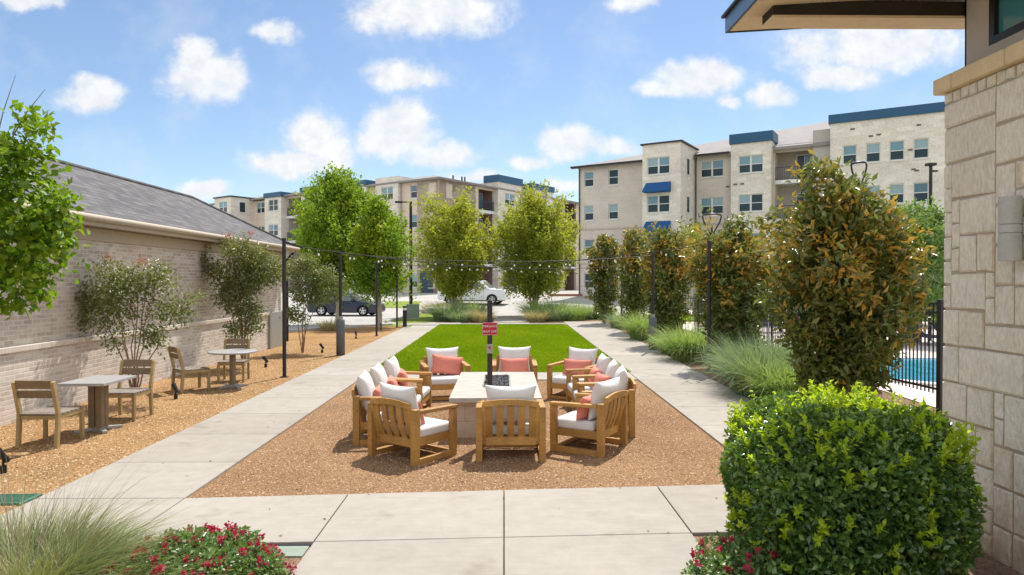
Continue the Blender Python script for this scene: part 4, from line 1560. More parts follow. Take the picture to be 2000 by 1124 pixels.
def shutoff_post():
    t = thing('shutoff_post', 'slim dark post with a red emergency shut off sign in front of the fire table', 'post', (-0.19, 9.26, 0))
    mb = MB()
    mb.box(-0.034, 0.034, -0.034, 0.034, 0, 1.92)
    mb.box(-0.038, 0.038, -0.038, 0.038, 1.92, 1.935)
    mb.build('pole', M['bronze_metal'], t, 0.004)
    mb = MB()
    mb.box(-0.105, 0.105, -0.047, -0.037, 1.465, 1.64)
    s = mb.build('sign', M['red_sign'], t, 0.003)
    mb = MB()
    for a, b, c, d in ((-0.1, 0.1, 1.471, 1.474), (-0.1, 0.1, 1.631, 1.634), (-0.1, -0.097, 1.474, 1.631), (0.097, 0.1, 1.474, 1.631)):
        mb.box(a, b, -0.0485, -0.0475, c, d)
    mb.build('sign_border', M['white_paint'], s)
    text_mesh('EMERGENCY', 0.036, 'sign_lettering', M['white_paint'], s, (0, -0.0485, 1.585), (R(90), 0, 0))
    text_mesh('SHUT OFF', 0.040, 'sign_lettering', M['white_paint'], s, (0, -0.0485, 1.515), (R(90), 0, 0))
    mb = MB()
    mb.box(-0.04, 0.04, -0.06, -0.036, 1.22, 1.345)
    b = mb.build('switch_box', M['grey_metal'], t, 0.005)
    mb = MB()
    mb.tube([(0, -0.061, 1.30), (0, -0.085, 1.30)], 0.018, 12)
    mb.build('push_button', M['red_sign'], b)


shutoff_post()


# ---------------------------------------------------------------- lounge chairs round the fire table
def lounge_chair():
    """faces +y; origin on the ground under its middle"""
    g = 'wooden lounge chairs around the fire table'
    t = thing('lounge_chair', '', 'lounge chair', (0, 0, 0), 0, g)
    W, D = 0.385, 0.37
    for s in (-1, 1):
        mb = MB()
        mb.box(s * W - 0.04, s * W + 0.04, D - 0.08, D, 0.075, 0.585)
        mb.build('leg', M['teak'], t, 0.006)
        mb = MB()
        mb.box(s * W - 0.04, s * W + 0.04, -D, -D + 0.085, 0.0, 0.665)
        mb.build('leg', M['teak'], t, 0.006)
        mb = MB()
        mb.box(s * W - 0.033, s * W + 0.033, -D + 0.087, D, 0.0, 0.073)
        mb.build('runner', M['teak'], t, 0.006)
        mb = MB()
        mb.bar((s * W, -D + 0.087, 0.628), (s * W, D + 0.01, 0.612), 0.09, 0.045)
        mb.build('armrest', M['teak'], t, 0.008)
        mb = MB()
        mb.box(s * (W - 0.055) - 0.018, s * (W - 0.055) + 0.018, -D + 0.09, D - 0.01, 0.20, 0.30)
        mb.build('seat_rail', M['teak'], t, 0.004)
    mb = MB()
    mb.box(-W + 0.075, W - 0.075, D - 0.05, D - 0.01, 0.20, 0.30)
    mb.box(-W + 0.075, W - 0.075, -D + 0.10, -D + 0.14, 0.18, 0.27)
    for k in range(5):
        y = -D + 0.18 + k * 0.11
        mb.box(-W + 0.075, W - 0.075, y, y + 0.07, 0.262, 0.28)
    mb.build('seat_frame', M['teak'], t, 0.004)
    mb = MB()
    mb.box(-W + 0.036, W - 0.036, D - 0.055, D - 0.015, 0.012, 0.062)
    mb.build('stretcher', M['teak'], t, 0.004)
    # reclined back: lower rail, curved slats, top rail
    n = 5
    x0, x1 = -W + 0.045, W - 0.045
    for i in range(n):
        bk = MB()
        x = x0 + 0.075 + (x1 - x0 - 0.15) * i / (n - 1)
        wd = 0.043
        vs = []
        for k in range(8):
            q = k / 7
            y = -D + 0.12 - 0.12 * q - 0.025 * math.sin(math.pi * q)
            z = 0.26 + 0.42 * q
            vs += [(x - wd, y, z), (x + wd, y, z), (x + wd, y + 0.018, z), (x - wd, y + 0.018, z)]
        fs = []
        for k in range(7):
            for e in range(4):
                e2 = (e + 1) % 4
                fs.append((k * 4 + e, k * 4 + e2, (k + 1) * 4 + e2, (k + 1) * 4 + e))
        bk.add(vs, fs)
        bk.build('back_slat', M['teak'], t)
    mb = MB()
    mb.bar((x0, -D + 0.125, 0.235), (x1, -D + 0.125, 0.235), 0.035, 0.09)
    for k in range(8):
        a, b = k / 8, (k + 1) / 8
        za = 0.70 + 0.028 * math.sin(math.pi * a)
        zb = 0.70 + 0.028 * math.sin(math.pi * b)
        mb.bar((x0 + (x1 - x0) * a, -D - 0.005, za), (x0 + (x1 - x0) * b, -D - 0.005, zb), 0.036, 0.075)
    mb.bar((x0 + 0.012, -D + 0.115, 0.24), (x0 + 0.012, -D - 0.01, 0.70), 0.045, 0.035, (0, 1, 0))
    mb.bar((x1 - 0.012, -D + 0.115, 0.24), (x1 - 0.012, -D - 0.01, 0.70), 0.045, 0.035, (0, 1, 0))
    mb.build('back_frame', M['teak'], t, 0.004)
    mb = MB()
    mb.box(-W + 0.045, W - 0.045, -D + 0.16, D + 0.0, 0.285, 0.415)
    mb.build('seat_cushion', M['cushion'], t, 0.045, 4)
    p = pillow(0.71, 0.57, 0.21, 2, corner=0.17, mat=M['cushion'], parent=t, name='back_cushion')
    p.location = (0, -D + 0.222, 0.395)
    p.rotation_euler = (R(15), 0, 0)
    p = pillow(0.64, 0.34, 0.17, 5, mat=M['coral'], parent=t, name='lumbar_pillow', corner=0.14)
    p.location = (0.0, -D + 0.375, 0.405)
    p.rotation_euler = (R(16), 0, R(3))
    return t


LC = lounge_chair()


def face(dx, dy):
    return math.atan2(-dx, dy)


lounge = [
    (-0.01 + 0.095, 8.62, 0.0, 1.0, 'wooden lounge chair showing its slatted back squarely, nearest to the cross walk'),
    (-1.15, 8.60, 0.62, 0.78, 'angled wooden lounge chair at the near left corner, armrest to the viewer'),
    (1.13, 8.96, -0.85, 0.52, 'angled wooden lounge chair at the near right corner, its slatted back turned to the gravel'),
    (-1.68, 9.52, 1.0, 0.10, 'first lounge chair of the left row, just behind the angled left corner chair'),
    (-1.66, 10.42, 1.0, 0.02, 'wooden lounge chair in the middle of the left side row facing the fire table'),
    (-1.64, 11.30, 1.0, -0.08, 'wooden lounge chair at the lawn end of the left side row facing the fire table'),
    (1.50, 9.98, -1.0, 0.06, 'wooden lounge chair on the right side, first of the right row behind the corner chair'),
    (1.50, 10.82, -1.0, 0.0, 'wooden lounge chair in the middle of the right side row facing the fire table'),
    (1.50, 11.66, -1.0, -0.06, 'wooden lounge chair at the lawn end of the right side row facing the fire table'),
    (-1.12, 12.85, 0.25, -0.97, 'wooden lounge chair facing the viewer at the far left end, large coral pillow on it'),
    (0.20, 13.0, 0.0, -1.0, 'wooden lounge chair facing straight to the viewer behind the dark shutoff post'),
    (1.36, 12.78, -0.55, -0.84, 'wooden lounge chair turned left at the far right corner, against the green lawn'),
]
for i, (x, y, dx, dy, lab) in enumerate(lounge):
    if i == 0:
        LC.location = (x, y, 0.004)
        LC.rotation_euler = (0, 0, face(dx, dy))
        LC['label'] = lab
        c = LC
    else:
        c = dup(LC, (x, y, 0.004), face(dx, dy), lab)
    for k in c.children:        # cushions never sit exactly alike
        if k.name.startswith('lumbar'):
            k.rotation_euler.z += R(random.uniform(-12, 12))
            k.location.x += random.uniform(-0.05, 0.05)
            if i == 9:
                k.rotation_euler.y = R(-8)
                k.scale = (1.05, 1.1, 1.2)
        if k.name.startswith('back_cushion'):
            k.rotation_euler.z += R(random.uniform(-4, 4))
            k.rotation_euler.x += R(random.uniform(-3, 4))


# ---------------------------------------------------------------- dining sets by the brick wall
def dining_chair():
    g = 'slatted dining chairs along the brick wall'
    t = thing('dining_chair', '', 'chair', (0, 0, 0), 0, g)
    W, D = 0.255, 0.26
    for s in (-1, 1):
        mb = MB()
        mb.bar((s * W, -D, 0), (s * W, -D + 0.03, 0.46), 0.045, 0.055, (0, 1, 0))
        mb.bar((s * W, -D + 0.03, 0.46), (s * W, -D - 0.07, 0.88), 0.045, 0.055, (0, 1, 0))
        mb.build('leg', M['pale_wood'], t, 0.004)
        mb = MB()
        mb.bar((s * W, D, 0), (s * W, D, 0.415), 0.045, 0.05, (0, 1, 0))
        mb.build('leg', M['pale_wood'], t, 0.004)
        mb = MB()
        mb.bar((s * (W - 0.001), -D + 0.05, 0.40), (s * (W - 0.001), D - 0.026, 0.40), 0.03, 0.05)
        mb.build('seat_rail', M['pale_wood'], t)
    mb = MB()
    mb.bar((-W + 0.025, D, 0.395), (W - 0.025, D, 0.395), 0.03, 0.05)
    mb.bar((-W + 0.025, -D + 0.03, 0.395), (W - 0.025, -D + 0.03, 0.395), 0.03, 0.05)
    mb.build('apron', M['pale_wood'], t)
    mb = MB()
    for k in range(6):
        y = -D + 0.01 + k * 0.09
        mb.box(-W - 0.02, W + 0.02, y, y + 0.075, 0.427, 0.45)
    mb.build('seat', M['grey_wood'], t, 0.003)
    mb = MB()
    for (z, h) in ((0.66, 0.105), (0.785, 0.115)):
        s = (z + h / 2 - 0.46) / 0.42
        y = -D + 0.03 - 0.10 * s
        mb.bar((-W + 0.022, y, z + h / 2), (W - 0.022, y, z + h / 2), 0.02, h, (0, -0.23, 1))
    mb.build('backrest', M['brown_wood'], t, 0.003)
    return t


DC = dining_chair()
dining = [
    (-6.12, 9.28, 0.02, 1.0, 'slatted dining chair nearest the viewer with its pale legs and brown back turned this way'),
    (-6.03, 10.98, -0.02, -1.0, 'slatted dining chair facing the viewer across the square table, under the crape myrtle'),
    (-6.28, 13.75, 0.72, 0.69, 'slatted dining chair on the left of the round table, seen side on'),
    (-5.93, 15.05, 0.15, -1.0, 'slatted dining chair behind the round table in front of the second crape myrtle'),
]
for i, (x, y, dx, dy, lab) in enumerate(dining):
    if i == 0:
        DC.location = (x, y, 0.004)
        DC.rotation_euler = (0, 0, face(dx, dy))
        DC['label'] = lab
    else:
        dup(DC, (x, y, 0.004), face(dx, dy), lab)


def dining_table(round_, loc, lab):
    t = thing('dining_table', lab, 'table', loc, 0, 'pedestal dining tables along the brick wall')
    mb = MB()
    if round_:
        mb.lathe([(0, 0.715), (0.44, 0.715), (0.475, 0.725), (0.48, 0.745), (0.47, 0.755), (0, 0.755)], 40)
    else:
        mb.box(-0.33, 0.33, -0.43, 0.43, 0.715, 0.755)
    mb.build('table_top', M['table_grey'], t, 0.006)
    mb = MB()
    if round_:
        mb.tube([(0, 0, 0.06), (0, 0, 0.714)], 0.062, 14)
    else:
        for a, b in ((-1, -1), (1, -1), (1, 1), (-1, 1)):
            mb.box(a * 0.052 - 0.045, a * 0.052 + 0.045, b * 0.052 - 0.045, b * 0.052 + 0.045, 0.05, 0.714)
    mb.build('pedestal', M['brown_wood'], t, 0.006)
    mb = MB()
    for k in range(4):
        a = math.pi / 4 + k * math.pi / 2
        mb.bar((0.05 * math.cos(a), 0.05 * math.sin(a), 0.035), (0.31 * math.cos(a), 0.31 * math.sin(a), 0.022), 0.07, 0.045)
    mb.box(-0.09, 0.09, -0.09, 0.09, 0.0, 0.07)
    mb.build('foot', M['grey_metal'], t, 0.006)


M['table_grey'] = mottled('grey_table_top', (0.30, 0.29, 0.285), (0.42, 0.41, 0.40), 5, 0.4, 0.1, 60, 0.5, 0, (1, 5, 1))
dining_table(False, (-5.94, 10.06, 0.004), 'square pedestal dining table with a grey top between two facing chairs')
dining_table(True, (-5.58, 14.1, 0.004), 'round pedestal dining table with a pale grey top near the walk')


# ---------------------------------------------------------------- plants
def stems(mb, base, tips, r0, r1, wob=0.06, n=7, segs=6):
    for tp in tips:
        pts, rad = [], []
        b = Vector(base) + Vector((random.uniform(-1, 1) * r0 * 1.5, random.uniform(-1, 1) * r0 * 1.5, 0))
        tp = Vector(tp)
        for k in range(segs + 1):
            s = k / segs
            q = b.lerp(tp, s)
            hz = 0.25 * (tp - b).length
            bow = math.sin(math.pi * s) * 0.12
            q += Vector((-(tp.x - b.x) * bow, -(tp.y - b.y) * bow, 0))
            if 0 < k < segs:
                q += Vector((random.uniform(-wob, wob), random.uniform(-wob, wob), 0))
            pts.append(q)
            rad.append(r0 + (r1 - r0) * s)
        mb.tube(pts, rad, n)


def tree(name, label, cat, loc, trunk, tips, r0, r1, ells, leafmat, dens, per, size, spread, barkmat, group=None, tintf=None, w=0.5, shell=0.5, up=0.35, extra=None):
    t = thing(name, label, cat, loc, 0, group)
    mb = MB()
    if trunk:
        h, rb, rt = trunk
        mb.tube([(0, 0, -0.05), (0.02, 0.0, h * 0.3), (-0.02, 0.02, h * 0.7), (0, 0, h)], [rb * 1.25, rb, (rb + rt) / 2, rt], 10)
        stems(mb, (0, 0, h * 0.92), tips, rt * 0.75, r1, 0.08)
    else:
        stems(mb, (0, 0, -0.03), tips, r0, r1, 0.04)
    mb.build('trunk', barkmat, t)
    cen = crown_centres(ells, dens, shell)
    e = np.array(ells)
    mid = (e[:, :3] * (e[:, 3:].prod(axis=1)[:, None])).sum(0) / e[:, 3:].prod(axis=1).sum()
    c = leafy('crown', leafmat, t, cen, spread, per, size, w, up, mid, tintf)
    if extra:
        extra(t, cen)
    return t


def rand_ells(c, r, n, rs, seed, zsq=1.0):
    """a lumpy crown: a main ellipsoid with smaller ones budding from it"""
    rr = random.Random(seed)
    out = [(c[0], c[1], c[2], r[0] * 0.8, r[1] * 0.8, r[2] * 0.85)]
    for k in range(n):
        a = rr.uniform(0, 6.28)
        z = rr.uniform(-0.8, 0.95)
        q = math.sqrt(1 - z * z) * rr.uniform(0.55, 0.85)
        s = rs * rr.uniform(0.7, 1.3)
        out.append((c[0] + r[0] * q * math.cos(a), c[1] + r[1] * q * math.sin(a), c[2] + r[2] * z * 0.8, s, s, s * zsq))
    return out


def top_tint(z0, z1, k=0.6, noise=0.3):
    def f(Pt, off):
        s = (Pt[:, 2] - z0) / (z1 - z0)
        return np.clip(s, 0, 1) * k * rng.uniform(0, 1, len(Pt)) + noise * (rng.uniform(0, 1, len(Pt)) ** 3)
    return f


# the maple cut by the left edge of the view
def maple():
    x, y = -5.25, 6.55
    ells = [(0.1, 0, 2.85, 0.75, 0.75, 0.75), (0.45, 0.1, 2.35, 0.45, 0.5, 0.42), (0.75, 0, 2.95, 0.32, 0.35, 0.3), (0.45, -0.1, 3.3, 0.4, 0.4, 0.3),
            (0.62, 0.1, 3.55, 0.2, 0.2, 0.3), (-0.4, 0, 2.6, 0.6, 0.6, 0.6), (-0.3, 0, 3.4, 0.5, 0.5, 0.5), (0.15, 0.2, 2.15, 0.4, 0.4, 0.3), (0.85, 0.0, 3.68, 0.10, 0.10, 0.14), (0.95, 0, 2.55, 0.2, 0.2, 0.2), (0.9, 0.1, 2.75, 0.24, 0.2, 0.2)]
    t = tree('maple_tree', 'young maple with fresh green leaves cut off by the left edge', 'tree', (x, y, 0), (1.5, 0.06, 0.04),
             [(0.3, 0, 3.0), (0.7, 0.05, 3.6), (-0.2, 0.1, 3.3), (0.1, -0.2, 2.8), (0.66, 0.0, 2.7), (0.2, 0.1, 3.5), (-0.4, 0, 2.7)], 0, 0.006, ells, M['lf_maple'], 330, 14, 0.080, 0.062, M['bark'],
             tintf=top_tint(2.0, 3.9, 0.35, 0.5), w=0.75, up=0.45)
    mb = MB()
    mb.tube([(0.55, 0, 3.5), (0.72, 0, 3.8), (0.9, 0.0, 4.02)], [0.008, 0.006, 0.002], 5)
    mb.tube([(0.4, 0, 3.4), (0.5, 0, 3.8), (0.62, 0.0, 4.15)], [0.008, 0.005, 0.002], 5)
    mb.build('bare_twig', M['bark'], t)


maple()

# crowns built of leafy sprays whose lengths and directions vary
def spray_crown(name, mat, parent, z0, z1, r, prof, n, per, seed, length, jit, size, w=0.55, tintc=None, up=0.9, inner=0.25, lump=0.25, lean=(0, 0), tops=(), up_n=0.3):
    g = np.random.default_rng(seed)
    s_ = g.uniform(0, 1, n * 4)
    pr = np.array([prof(v) for v in s_])
    keep = g.uniform(0, pr.max(), n * 4) < pr
    s_, pr = s_[keep][:n], pr[keep][:n]
    n = len(s_)
    a = g.uniform(0, 2 * math.pi, n)
    p1, p2, p3 = g.uniform(0, 6.28, 3)
    lm = 1 + lump * np.sin(3 * a + p1 + 4 * s_) * np.sin(7 * s_ + p2) + 0.6 * lump * np.sin(5 * a + p3) * np.cos(11 * s_ + p1)
    q = np.where(g.uniform(0, 1, n) < inner, g.uniform(0.1, 0.7, n), 1 - np.abs(g.normal(0, 0.14, n)))
    lm = lm / (1 + 0.45 * lump)
    rad = r * pr * lm * q
    C0 = np.stack([rad * np.cos(a) + lean[0] * s_, rad * np.sin(a) + lean[1] * s_, z0 + s_ * (z1 - z0)], 1)
    ex = []
    for (tx, ty, tz, tr, k) in tops:
        ex.append(np.array([[tx, ty, tz]]) + g.normal(size=(k, 3)) * np.array([[tr, tr, tr * 1.3]]))
    if ex:
        C0 = np.concatenate([C0] + ex)
        n = len(C0)
    out = C0 * np.array([[1, 1, 0]])
    ax = nrm(nrm(out) * 0.75 + np.array([[0, 0, up]]) + g.normal(0, 0.3, (n, 3)))
    ln = length * g.uniform(0.4, 1.5, n)
    tc = np.zeros(n) if tintc is None else tintc(C0, g)
    along = np.tile(np.linspace(-0.5, 0.5, per), n)
    Cr, Ar, Lr, Tr = (np.repeat(v, per, 0) for v in (C0, ax, ln, tc))
    m_ = n * per
    taper = (0.6 - along) * 1.0
    Pt = Cr + Ar * (along * Lr)[:, None] + g.normal(size=(m_, 3)) * (jit * (0.4 + taper))[:, None]
    D = nrm(nrm(g.normal(size=(m_, 3))) + Ar * 0.8)
    N = nrm(nrm(g.normal(size=(m_, 3))) * (1 - up_n) + Ar * 0.4 + np.array([[0, 0, up_n]]))
    V, F = leaf_arrays(Pt, D, N, size * g.uniform(0.65, 1.35, m_), w)
    T = np.clip(Tr * g.uniform(0.4, 1.2, m_) + 0.2 * g.uniform(0, 1, m_) ** 3, 0, 1)
    o = arr_mesh(name, V, F, mat, parent, np.repeat(T, 4))
    return o, C0


def lot_tree(x, y, z0, z1, r, prof, label, seed, mat='lf_tree', bark='bark_pale', multi=False, n=520, per=24, size=0.135, tint=0.7, trunk_h=2.0, tops=(), length=0.8, lump=0.42, jit=0.11):
    t = thing('shade_tree', label, 'tree', (x, y, ground_z(y)), 0, 'shade trees beyond the lawn')
    h = z1 - z0

    def tc(C, g):
        sd = np.clip((C[:, 2] - z0) / h, 0, 1)
        lm = np.sin(C[:, 0] * 1.9 + seed) * np.sin(C[:, 2] * 1.7 + 2 * seed) * np.sin(C[:, 1] * 1.8)
        return np.clip(tint * (0.25 + 0.5 * sd) + 0.5 * lm, 0, 1) * g.uniform(0.2, 1, len(C))
    o, C0 = spray_crown('crown', M[mat], t, z0, z1, r, prof, n, per, seed, length, jit, size, 0.6, tc, 1.0, 0.36, lump, tops=tops)
    rr = random.Random(seed)
    mb = MB()
    ends = [tuple(C0[rr.randrange(len(C0))] * np.array([0.7, 0.7, 1])) for _ in range(9)]
    if multi:
        ends = [(e[0], e[1], max(e[2], z0 + 0.35 * h)) for e in ends]
        stems(mb, (0, 0, -0.03), ends, 0.075, 0.02, 0.1)
    else:
        mb.tube([(0, 0, -0.05), (0.03, 0, trunk_h * 0.4), (-0.02, 0.02, trunk_h)], [0.15, 0.11, 0.09], 10)
        stems(mb, (0, 0, trunk_h * 0.95), [(e[0], e[1], max(e[2], trunk_h + 0.6)) for e in ends], 0.06, 0.015, 0.08)
        mb.tube([(-0.02, 0.02, trunk_h * 0.97), (0.05, 0, (trunk_h + z1) / 2), (0, 0, z1 - 0.5)], [0.085, 0.05, 0.015], 8)
    mb.build('trunk', M[bark], t)
    return t


def cone_top(s): return (0.55 + 0.9 * s if s < 0.35 else (0.87 + 0.13 * math.sin((s - 0.35) * 4.5) if s < 0.6 else max(0.06, 1.0 - 2.1 * (s - 0.6)))) 
def round_top(s): return math.sin(math.pi * min(0.97, 0.10 + 0.86 * s)) ** 0.62
def vase(s): return (0.50 + 1.0 * s if s < 0.45 else (0.96 if s < 0.68 else max(0.10, 0.96 - 2.3 * (s - 0.68))))


lot_tree(-8.4, 34.6, 1.9, 7.6, 2.55, cone_top, 'large dense green shade tree behind the dark car, tallest on the left', 1, n=1150, size=0.155, tops=((0.2, 0, 7.3, 0.22, 14), (-0.9, 0.3, 6.5, 0.3, 16), (1.2, 0, 6.3, 0.3, 16)))
lot_tree(-5.95, 32.6, 1.5, 5.9, 1.62, cone_top, 'smaller bright green shade tree crowding the right flank of the largest one', 2, n=620, tint=1.0, trunk_h=1.9, size=0.15, tops=((0.9, 0, 2.7, 0.35, 24), (-0.2, 0, 5.9, 0.2, 12)))
lot_tree(-2.95, 41.5, 1.45, 6.6, 2.35, vase, 'yellowish multi-stem shade tree left of the path, in front of the white pickup', 3, 'lf_elm', 'bark_pale', True, n=1100, per=22, size=0.16, tint=0.9, tops=((-1.3, 0, 6.6, 0.35, 30), (0.35, 0, 6.7, 0.35, 30)), lump=0.42, length=1.05)
lot_tree(1.85, 42.0, 1.5, 7.1, 2.85, vase, 'broad yellowish multi-stem shade tree right of the path to the lot', 4, 'lf_elm', 'bark_pale', True, n=1450, per=22, size=0.16, tint=0.8, tops=((-0.1, 0, 7.2, 0.4, 30), (1.3, 0, 6.6, 0.35, 24)), lump=0.42, length=1.05)
lot_tree(12.6, 45, 2.6, 5.7, 1.7, round_top, 'pale green round tree top showing over the third magnolia', 5, 'lf_elm', 'bark_pale', n=260, per=18, tint=0.35, trunk_h=2.6)
lot_tree(14.6, 24.0, 0.9, 4.75, 1.45, round_top, 'soft green tree by the pool beside the limestone wall', 6, 'lf_far', 'bark', n=620, per=22, size=0.13, tint=0.4, trunk_h=1.4, length=0.55)


# magnolias beside the right walk
def magnolia(x, y, h, r, label, seed, n, per, size, prof, z0=0.35, tops=(), gold=1.0, lump=0.26):
    t = thing('magnolia_tree', label, 'tree', (x, y, 0), 0, 'bronze leaved magnolias beside the right walk')

    def tc(C, g):
        sd = C[:, 2] / h
        rad = np.hypot(C[:, 0], C[:, 1]) / r
        lm = np.sin(C[:, 0] * 3.1 + seed) * np.sin(C[:, 2] * 2.7 + 2 * seed) * np.sin(C[:, 1] * 3.3 + 1)
        pg = gold * np.clip((sd - 0.42) * 1.35, 0.02, 0.68) * np.clip(rad * 1.3 - 0.1, 0.05, 1) + 0.55 * np.clip(lm - 0.2, 0, 1)
        return np.where(g.uniform(0, 1, len(C)) < pg, g.uniform(0.45, 1.0, len(C)), 0.03)
    o, C0 = spray_crown('crown', M['lf_magnolia'], t, z0, h, r, prof, n, per, seed, 0.30, 0.065, size, 0.42, tc, 0.7, 0.38, lump, tops=tops, up_n=0.35)
    rr = random.Random(seed)
    mb = MB()
    mb.tube([(0, 0, -0.05), (0.02, 0, 0.5), (-0.02, 0.02, h * 0.5), (0, 0, h * 0.9)], [0.075, 0.055, 0.04, 0.012], 10)
    for k in range(26):
        e = C0[rr.randrange(len(C0))]
        zb = max(0.3, e[2] - 0.45)
        mb.tube([(0, 0, zb), (e[0] * 0.55, e[1] * 0.55, zb + 0.2), (e[0] * 0.95, e[1] * 0.95, e[2])], [0.022, 0.014, 0.005], 6)
    mb.build('trunk', M['bark'], t)
    return t


def mg_big(s): return 0.52 + 1.08 * s if s < 0.42 else (0.98 if s < 0.70 else max(0.16, 0.98 - 1.75 * (s - 0.70)) if s < 0.98 else 0.2)
def mg_wide(s): return 0.48 + 0.75 * s if s < 0.60 else (0.96 if s < 0.80 else max(0.12, 0.96 - 3.6 * (s - 0.80)))
def mg_slim(s): return 0.55 + 0.5 * s if s < 0.7 else max(0.2, 0.95 - 2.0 * (s - 0.7))


magnolia(5.33, 10.7, 3.55, 1.06, 'largest bronze magnolia, in front of the pool fence behind the clipped bush', 21, 1500, 11, 0.134, mg_big, 0.5, ((-0.36, 0, 3.80, 0.13, 18), (-0.12, 0, 3.72, 0.14, 16), (0.12, 0, 3.5, 0.14, 14), (-1.0, 0.0, 2.98, 0.13, 18), (-0.98, -0.1, 2.05, 0.15, 20), (1.05, 0, 2.2, 0.14, 14), (0.72, 0, 2.95, 0.14, 14)), 1.1, 0.34)
magnolia(5.74, 17.0, 3.42, 1.02, 'second magnolia from the limestone wall, broad and wide topped, shading the walk', 22, 1150, 10, 0.150, mg_wide, 0.35, ((0.85, 0, 3.1, 0.18, 14), (-0.75, 0, 3.2, 0.18, 14), (0.1, 0, 3.45, 0.15, 12)), 1.1, 0.3)
magnolia(5.55, 23.0, 3.85, 0.90, 'third magnolia from the limestone wall, standing by a dark pole base', 23, 760, 10, 0.165, mg_wide, 0.4, ((0.6, 0, 3.6, 0.18, 12), (-0.5, 0, 3.7, 0.15, 10)), 1.0, 0.32)
magnolia(5.55, 29.0, 4.3, 0.74, 'fourth magnolia from the wall, slim and mostly hidden by its neighbour', 24, 500, 10, 0.18, mg_slim, 0.4, (), 1.0, 0.3)
magnolia(5.12, 34.5, 4.4, 0.90, 'farthest magnolia, at the end of the walk next to the beige apartments', 25, 560, 10, 0.19, mg_wide, 0.4, (), 1.0, 0.3)


# crape myrtles by the brick wall
def crape(x, y, h, z0, tips, ells, label, seed, dens=560, per=13, size=0.060, bloom=None):
    ells = [(a + random.uniform(-.1, .1), b + random.uniform(-.1, .1), c + random.uniform(-.06, .06), d * random.uniform(.7, 1.15), e * random.uniform(.7, 1.15), f * random.uniform(.7, 1.15)) for (a, b, c, d, e, f) in ells]
    ells += [(random.uniform(-.4, .4), random.uniform(-.2, .2), z0 + 0.05 * k, .15, .15, .15) for k in range(4)]
    def ex(t, cen):
        if bloom:
            for q in bloom:
                leafy('blossom', M['crape_bloom'], t, np.array([q]), 0.05, 40, 0.045, 0.7, 0.3, (0, 0, h * 0.5))
    return tree('crape_myrtle', label, 'small tree', (x, y, 0), None, tips, 0.016, 0.005, ells, M['lf_crape'], dens, per, size, 0.092, M['bark_red'],
                'multi-stem crape myrtles along the brick wall', top_tint(z0 + 0.2, h, 0.45, 0.2), w=0.6, shell=0.35, up=0.35, extra=ex)


crape(-6.78, 12.6, 2.6, 1.1, [(-0.75, 0.1, 1.9), (-0.35, -0.2, 2.2), (0.0, 0.2, 2.4), (0.3, 0, 2.4), (0.45, -0.2, 2.0), (1.0, 0.0, 1.95), (-0.5, 0.3, 1.7), (0.1, -0.3, 2.0)],
      [(-0.7, 0.1, 1.95, 0.34, 0.36, 0.28), (-0.35, -0.1, 2.12, 0.36, 0.36, 0.32), (0.0, 0.1, 2.25, 0.34, 0.36, 0.30), (0.32, 0, 2.12, 0.32, 0.36, 0.34), (0.0, -0.2, 1.78, 0.36, 0.32, 0.30), (-0.55, 0, 1.62, 0.30, 0.3, 0.24),
       (0.45, -0.1, 1.72, 0.3, 0.3, 0.24), (0.75, 0, 1.62, 0.22, 0.24, 0.16), (1.0, 0, 1.88, 0.16, 0.16, 0.10), (0.86, 0, 1.75, 0.16, 0.16, 0.12), (-0.32, 0, 1.42, 0.16, 0.18, 0.16), (-0.45, 0, 2.48, 0.10, 0.1, 0.14), (0.5, 0, 2.36, 0.14, 0.14, 0.14)],
      'low wide crape myrtle leaning over the square dining table', 31, bloom=[(-0.48, 0, 2.62), (0.1, 0.05, 2.55)])
crape(-6.65, 17.5, 3.35, 0.9, [(-0.7, 0, 2.4), (-0.3, 0.2, 2.9), (0.0, -0.1, 3.1), (0.35, 0.1, 3.0), (0.6, 0, 2.5), (0.1, 0.2, 2.5), (-0.2, -0.2, 2.2)],
      [(-0.1, 0, 1.75, 0.52, 0.5, 0.5), (-0.2, 0.1, 2.3, 0.62, 0.55, 0.5), (0.3, 0, 2.4, 0.5, 0.5, 0.5), (-0.05, 0, 2.85, 0.55, 0.5, 0.35), (0.45, 0, 2.85, 0.35, 0.35, 0.3), (-0.75, 0, 2.45, 0.28, 0.28, 0.22), (-1.0, 0, 2.65, 0.2, 0.2, 0.15),
       (0.75, 0, 2.5, 0.3, 0.3, 0.3), (0.1, 0, 1.35, 0.3, 0.3, 0.25), (-0.5, 0, 1.7, 0.25, 0.25, 0.2), (-0.35, 0, 3.12, 0.14, 0.14, 0.2), (0.15, 0, 3.15, 0.14, 0.14, 0.2)],
      'tall dense crape myrtle behind the round dining table', 32, 620, 13, 0.068, bloom=[(-0.95, 0, 3.1), (-0.35, 0, 3.35), (0.2, 0, 3.4), (-0.85, 0.1, 3.2)])
crape(-6.15, 20.9, 3.0, 1.1, [(-0.3, 0, 2.4), (0.0, 0.2, 2.6), (0.3, 0, 2.6), (0.7, 0, 2.3), (0.1, -0.2, 2.2)],
      [(0.0, 0, 1.9, 0.45, 0.45, 0.4), (0.2, 0, 2.35, 0.55, 0.5, 0.4), (-0.2, 0, 2.5, 0.4, 0.4, 0.3), (0.7, 0, 2.3, 0.4, 0.4, 0.3), (0.9, 0, 1.75, 0.3, 0.3, 0.25), (0.45, 0, 1.7, 0.35, 0.35, 0.3), (0.2, 0, 2.75, 0.3, 0.3, 0.2), (1.05, 0, 2.1, 0.2, 0.2, 0.2)],
      'smallest crape myrtle, by the grey end of the brick building', 33, 620, 13, 0.068)


